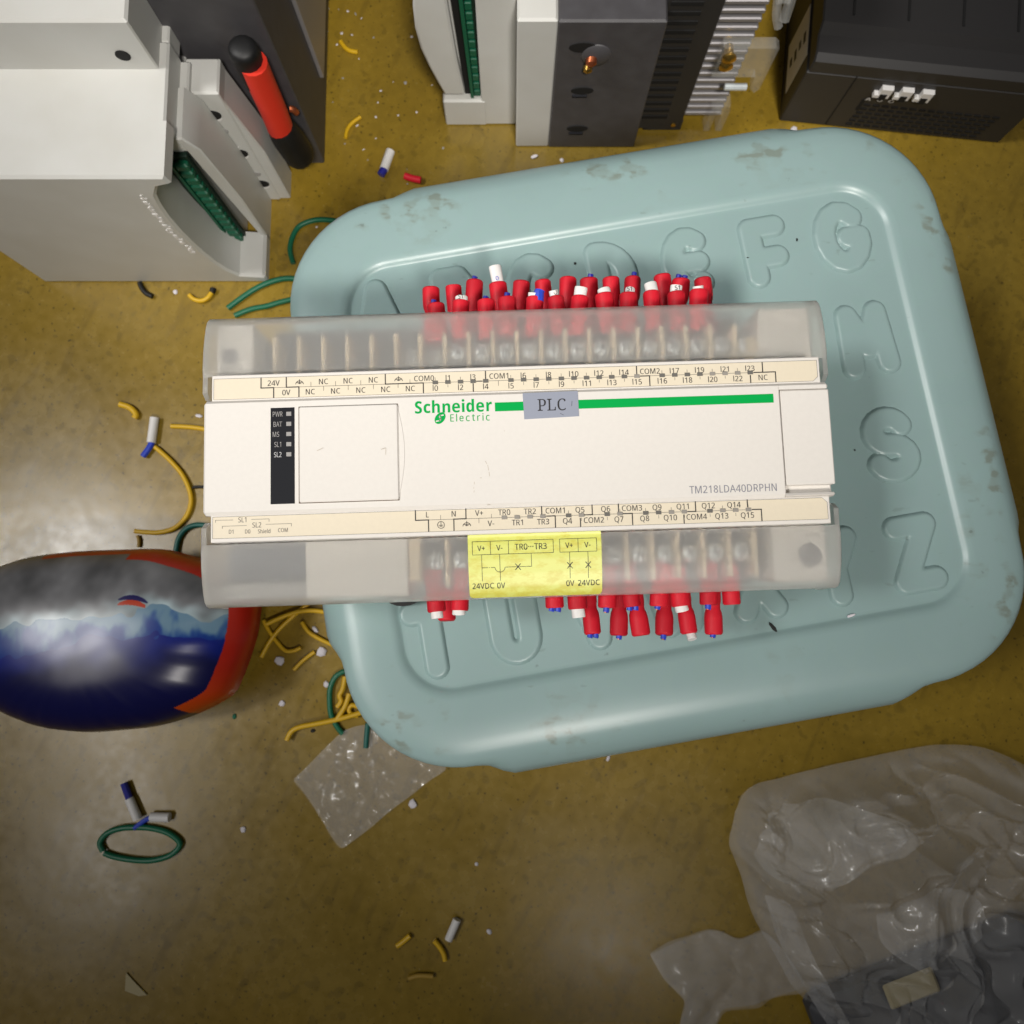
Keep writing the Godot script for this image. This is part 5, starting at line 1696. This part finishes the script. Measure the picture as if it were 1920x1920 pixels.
	wire("green_wire", [Vector3(-0.1168, 0.002, 0.0539), Vector3(-0.1227, 0.002, 0.0575), Vector3(-0.1262, 0.002, 0.0648), Vector3(-0.1267, 0.002, 0.0736), Vector3(-0.1254, 0.002, 0.0837), Vector3(-0.1211, 0.002, 0.0917), Vector3(-0.1169, 0.002, 0.0967)], 0.0019, "green_wire", "green wire bow beside the stool's lower left corner", cut)
	wire("yellow_wire", [Vector3(-0.1163, 0.002, 0.0575), Vector3(-0.1176, 0.002, 0.0656), Vector3(-0.1198, 0.002, 0.0706), Vector3(-0.1186, 0.002, 0.0743), Vector3(-0.1214, 0.002, 0.0786)], 0.0018, "yellow_wire", "kinked yellow wire inside the green bow", cut)
	wire("yellow_wire", [Vector3(-0.1127, 0.0038, 0.069), Vector3(-0.1152, 0.0038, 0.0769), Vector3(-0.118, 0.0038, 0.082), Vector3(-0.1208, 0.0038, 0.0863)], 0.0018, "yellow_wire", "second yellow wire inside the green bow, nearer the stool", cut)
	wire("yellow_wire", [Vector3(-0.1066, 0.002, 0.0783), Vector3(-0.1111, 0.002, 0.0772), Vector3(-0.1132, 0.002, 0.0801), Vector3(-0.1109, 0.002, 0.0837), Vector3(-0.1065, 0.002, 0.0844)], 0.0016, "yellow_wire", "small yellow wire ring against the stool's lower left corner", cut)
	wire("yellow_wire", [Vector3(-0.1551, 0.0036, 0.1007), Vector3(-0.1523, 0.0036, 0.095), Vector3(-0.1465, 0.0036, 0.0918), Vector3(-0.1333, 0.0036, 0.0892), Vector3(-0.1179, 0.0036, 0.086), Vector3(-0.0996, 0.0036, 0.0806)], 0.0018, "yellow_wire", "long yellow wire reaching out from the stool's lower left corner", cut)
	wire("green_wire", [Vector3(-0.0996, 0.003, 0.0893), Vector3(-0.1002, 0.003, 0.0965), Vector3(-0.1007, 0.003, 0.1059)], 0.0018, "teal_wire", "short dark green wire above the small flat bag", cut)
	wire("green_wire", [Vector3(-0.2783, 0.002, 0.1747), Vector3(-0.2808, 0.002, 0.1691), Vector3(-0.2767, 0.002, 0.1632), Vector3(-0.2689, 0.002, 0.16), Vector3(-0.2605, 0.002, 0.159), Vector3(-0.2478, 0.002, 0.1593), Vector3(-0.236, 0.002, 0.1621), Vector3(-0.2277, 0.002, 0.1674), Vector3(-0.2268, 0.002, 0.1719), Vector3(-0.2331, 0.002, 0.1775), Vector3(-0.2449, 0.002, 0.1806), Vector3(-0.2576, 0.002, 0.1803), Vector3(-0.2704, 0.002, 0.1782), Vector3(-0.2775, 0.002, 0.1758)], 0.002, "green_wire", "green wire loop at the lower left of the floor", cut)
	var g := thing("wire_ferrule", "white sleeve on a dark blue wire standing off the left floor edge", "wire sleeve", Vector3(-0.2596, 0.0032, 0.1442))
	X = g.transform.affine_inverse()
	tube(PackedVector3Array([Vector3(-0.262, 0.0034, 0.1395), Vector3(-0.2551, 0.0034, 0.1533)]), 0.003, 12)
	part("sleeve", M.white_sleeve, g)
	tube(PackedVector3Array([Vector3(-0.2661, 0.0034, 0.1293), Vector3(-0.2612, 0.0034, 0.1406)]), 0.0024, 10)
	part("blue_core", M.blue_dark, g)
	X = Transform3D.IDENTITY
	var g2 := thing("wire_ferrule", "white sleeve lying level on a blue wire, above the green loop", "wire sleeve", Vector3(-0.2404, 0.003, 0.152))
	X = g2.transform.affine_inverse()
	tube(PackedVector3Array([Vector3(-0.2466, 0.003, 0.152), Vector3(-0.2338, 0.003, 0.152)]), 0.0032, 12)
	part("sleeve", M.white_sleeve, g2)
	tube(smooth_path([Vector3(-0.246, 0.0026, 0.1521), Vector3(-0.2507, 0.0026, 0.1542), Vector3(-0.2577, 0.0026, 0.1595)], 4), 0.0017, 10)
	part("blue_core", M.blue_wire, g2)
	X = Transform3D.IDENTITY
	var g3 := thing("wire_ferrule", "white sleeve with a blue tip on the floor above the stool", "wire sleeve", Vector3(-0.0948, 0.003, -0.3198))
	X = g3.transform.affine_inverse()
	tube(PackedVector3Array([Vector3(-0.0909, 0.003, -0.329), Vector3(-0.0955, 0.003, -0.3143)]), 0.0034, 12)
	part("sleeve", M.white_sleeve, g3)
	tube(PackedVector3Array([Vector3(-0.0951, 0.003, -0.3151), Vector3(-0.0978, 0.003, -0.3101)]), 0.0029, 12)
	part("blue_core", M.blue_dark, g3)
	X = Transform3D.IDENTITY
	wire("red_sleeve", [Vector3(-0.0799, 0.003, -0.3093), Vector3(-0.0739, 0.003, -0.3072), Vector3(-0.0679, 0.003, -0.3059)], 0.0026, "red_vinyl", "small red crimp sleeve on the floor above the stool")
	wire("yellow_wire", [Vector3(-0.0775, 0.002, 0.2361), Vector3(-0.0736, 0.002, 0.2334), Vector3(-0.0686, 0.002, 0.2293)], 0.0018, "yellow_wire", "short yellow wire near the bottom edge, left of the white sleeve", cut)
	wire("yellow_wire", [Vector3(-0.0524, 0.002, 0.2324), Vector3(-0.0488, 0.002, 0.2364), Vector3(-0.0459, 0.002, 0.2409), Vector3(-0.0448, 0.002, 0.2453)], 0.0017, "yellow_wire", "curved yellow wire just below the white sleeve at the bottom", cut)
	wire("yellow_wire", [Vector3(-0.0693, 0.002, 0.2565), Vector3(-0.0626, 0.002, 0.2548), Vector3(-0.0529, 0.002, 0.2551)], 0.0016, "pale_yellow_wire", "pale dull wire near the bottom edge, lowest of three", cut)
	var g4 := wire("white_sleeve", [Vector3(-0.0427, 0.003, 0.2316), Vector3(-0.0402, 0.003, 0.2258), Vector3(-0.037, 0.003, 0.2186)], 0.0028, "white_sleeve", "loose white wire sleeve on the dark floor near the bottom edge")
	tube(smooth_path([Vector3(-0.1745, 0.002, -0.4146), Vector3(-0.1712, 0.002, -0.4141), Vector3(-0.168, 0.002, -0.4146)], 4), 0.003, 10)
	tag(part("white_sleeve", M.white_sleeve, self), "two small white cable stubs beside the left drive's cooling fins", "wire sleeve")
	# grey connector with finger-like contacts lying past the left drive
	var k := thing("cable_clamp", "grey clamp with finger-like prongs on the floor behind the left drive", "clamp", Vector3(-0.1737, 0, -0.4358))
	X = k.transform.affine_inverse()
	tube(smooth_path([Vector3(-0.1861, 0.012, -0.4341), Vector3(-0.1761, 0.012, -0.4328), Vector3(-0.1648, 0.012, -0.4315), Vector3(-0.1559, 0.012, -0.4281)], 4), 0.0075, 10)
	part("prong", M.hole_clamp_grey, k)
	tube(smooth_path([Vector3(-0.1848, 0.009, -0.4265), Vector3(-0.1727, 0.009, -0.4252), Vector3(-0.1623, 0.009, -0.4244)], 4), 0.006, 10)
	part("prong", M.hole_clamp_grey, k)
	tube(smooth_path([Vector3(-0.1779, 0.005, -0.424), Vector3(-0.1658, 0.005, -0.4253), Vector3(-0.1537, 0.005, -0.424)], 4), 0.0035, 10)
	part("prong", M.hole_clamp_grey, k)
	X = Transform3D.IDENTITY
	# scrap of beige paper
	X = Transform3D.IDENTITY
	extrude(PackedVector2Array([Vector2(-0.2711, 0.2959), Vector2(-0.2659, 0.3015), Vector2(-0.2568, 0.3106), Vector2(-0.2622, 0.3111), Vector2(-0.2715, 0.3074)]), 0.0006, 0.0012, "y")
	X = Transform3D.IDENTITY
	var base := Transform3D(Basis(Vector3.UP, deg_to_rad(1.85)), Vector3(0.0022, 0, -0.0512))
	for i in T.size():
		T[i] = base * T[i]
	tag(part("paper_scrap", M.paper, self, 0.0), "pointed beige paper scrap at the lower left edge", "paper scrap")


func make_crumbs() -> void:
	# small chips of cut insulation, each its own; three shapes shared by all
	var shapes := []
	for k in 4:
		rng.seed = 60 + k
		var rings := []
		for l in [[-0.5, 0.55], [-0.1, 1.0], [0.35, 0.8], [0.5, 0.3]]:
			var ring := PackedVector3Array()
			for i in 7:
				var rr: float = l[1] * rng.randf_range(0.7, 1.15)
				ring.append(Vector3(cos(TAU * i / 7) * rr, l[0] + 0.5, sin(TAU * i / 7) * rr * [1.0, 0.5, 0.7, 0.9][k]))
			rings.append(ring)
		loft(rings)
		shapes.append(take(20.0))
	rng.seed = 77
	var spots := [Vector3(-0.1404, 0, -0.446), Vector3(-0.133, 0, -0.4455), Vector3(-0.126, 0, -0.4438), Vector3(-0.1199, 0, -0.4416), Vector3(-0.1153, 0, -0.438), Vector3(-0.1499, 0, -0.4341), Vector3(-0.1412, 0, -0.427), Vector3(-0.1301, 0, -0.4257), Vector3(-0.1223, 0, -0.4244), Vector3(-0.1056, 0, -0.4222), Vector3(-0.1336, 0, -0.4165), Vector3(-0.1166, 0, -0.4048), Vector3(-0.1621, 0, -0.4043), Vector3(-0.1285, 0, -0.3891), Vector3(-0.0995, 0, -0.3787), Vector3(-0.0903, 0, -0.3861), Vector3(-0.081, 0, -0.3852), Vector3(-0.1447, 0, -0.3749), Vector3(-0.1357, 0, -0.3697), Vector3(-0.1014, 0, -0.3693), Vector3(-0.1167, 0, -0.3508), Vector3(-0.1028, 0, -0.3577), Vector3(-0.0859, 0, -0.359), Vector3(-0.0722, 0, -0.3615), Vector3(-0.1257, 0, -0.3364), Vector3(-0.1115, 0, -0.3317), Vector3(-0.1025, 0, -0.3406), Vector3(-0.0518, 0, -0.333), Vector3(-0.0788, 0, -0.316), Vector3(-0.0726, 0, -0.2988), Vector3(-0.0782, 0, -0.3047), Vector3(-0.0987, 0, -0.2854), Vector3(-0.1452, 0, -0.2708), Vector3(-0.0654, 0, -0.4389), Vector3(-0.0766, 0, -0.4227), Vector3(-0.0672, 0, -0.4139), Vector3(-0.0607, 0, -0.3835), Vector3(-0.1082, 0, -0.3236)]
	for p in spots:
		var where := "on the open yellow floor above the stool's upper left edge"
		if p.z < -0.42:
			where = "near the top edge, between the two drives"
		elif p.x < -0.125:
			where = "close beside the left drive's dark chassis"
		elif p.x > -0.085 and p.z < -0.33:
			where = "close to the middle drive's curved front"
		elif p.z < -0.33:
			where = "midway between the two drives, beside the yellow wires"
		crumb(shapes, p, rng.randf_range(0.55, 1.15) * (1.6 if rng.randf() < 0.25 else 1.0), "crumb_white" if rng.randf() < 0.6 else "lamp_grey", "small white plastic chip " + where, "white chips " + where)
	for p in [[Vector3(0.0168, 0, -0.3258), 3.2, "white chip on the floor below the middle drive's pale corner"], [Vector3(0.0372, 0, -0.3232), 2.0, "smaller white chip right of another, below the middle drive"], [Vector3(0.0028, 0, -0.3131), 1.5, "tiny white chip just above the stool's upper edge"], [Vector3(0.2124, 0, -0.3474), 2.8, "ring-like white chip between the stool and the dark device"], [Vector3(0.0664, 0, 0.1133), 2.6, "white chip on the floor below the stool's lower edge"], [Vector3(0.0037, 0, 0.1208), 1.8, "tiny pale chip below the stool, left of centre"], [Vector3(-0.0155, 0, 0.2274), 2.4, "white chip right of the loose sleeve at the bottom"], [Vector3(-0.0679, 0, 0.144), 3.6, "white chip at the edge of the small flat bag"], [Vector3(-0.1602, 0, 0.076), 2.6, "white chip on the bright floor below the blue pack"], [Vector3(-0.1293, 0, 0.0632), 2.6, "white chip left of the green wire bow"], [Vector3(-0.1336, 0, 0.0404), 4.2, "white flake in the shade between pack and stool"], [Vector3(-0.1626, 0, 0.0467), 3.6, "pale flake in the shade right of the pack"], [Vector3(-0.1382, 0, 0.0252), 3.2, "pale flake near the stool's left side"], [Vector3(-0.1843, 0, 0.1609), 2.2, "pale chip on the floor right of the green loop"], [Vector3(-0.0244, 0, 0.1837), 1.5, "tiny pale chip on the dark floor below the stool"], [Vector3(-0.2481, 0, -0.2207), 2.0, "white chip between black and yellow wire below the left drive"], [Vector3(-0.2265, 0, -0.1277), 3.0, "white flake against the controller's left edge"]]:
		crumb(shapes, p[0], p[1], "crumb_white", p[2], "")
	crumb(shapes, Vector3(-0.1548, 0, -0.3874), 2.6, "crumb_green", "green plastic chip on the floor beside the left drive", "")
	crumb(shapes, Vector3(-0.193, 0, 0.0851), 2.2, "crumb_green", "green plastic chip on the bright floor below the blue pack", "")
	crumb(shapes, Vector3(-0.1382, 0, 0.0949), 2.0, "dirt", "dark chip under the long yellow wire", "")
	# bits on the stool seat
	var on := 0.2
	crumb(shapes, Vector3(0.1168, 0.2002, 0.0151), 1.3, "dirt", "small black chip on the stool below the red sleeves", "", 2.4)
	crumb(shapes, Vector3(-0.0332, 0.2002, 0.0339), 1.1, "dirt", "black speck on the stool near the raised T", "")
	crumb(shapes, Vector3(-0.0359, 0.2002, -0.1497), 1.0, "dirt", "black speck on the stool above the red sleeves", "")
	crumb(shapes, Vector3(0.0296, 0.2002, -0.1544), 0.7, "dirt", "tiny dark speck on the stool above the middle of the sleeves", "")
	crumb(shapes, Vector3(0.1107, 0.2014, -0.1565), 0.8, "dirt", "dark speck on the raised F", "")
	crumb(shapes, Vector3(0.1345, 0.2002, -0.1659), 0.9, "dirt", "dark speck on the stool between F and G", "")
	crumb(shapes, Vector3(0.1519, 0.2002, 0.0099), 1.4, "crumb_white", "white chip on the stool near its lower right", "", 1.6)
	crumb(shapes, Vector3(0.1571, 0.2002, -0.0653), 0.6, "dirt", "dark speck on the stool right of the controller", "")


func crumb(shapes: Array, p: Vector3, mm: float, m: String, label: String, group: String, long := 1.0) -> void:
	var o := MeshInstance3D.new()
	o.mesh = shapes[rng.randi() % 4]
	o.material_override = M[m]
	o.name = numbered("plastic_chip" if m != "dirt" else "dark_speck")
	add_child(o)
	var s := mm * 0.001
	o.transform = Transform3D(Basis(Vector3.UP, rng.randf() * TAU).scaled_local(Vector3(s * long, s * 0.55, s)), p)
	tag(o, label, "plastic chip" if m != "dirt" else "dirt speck", group)
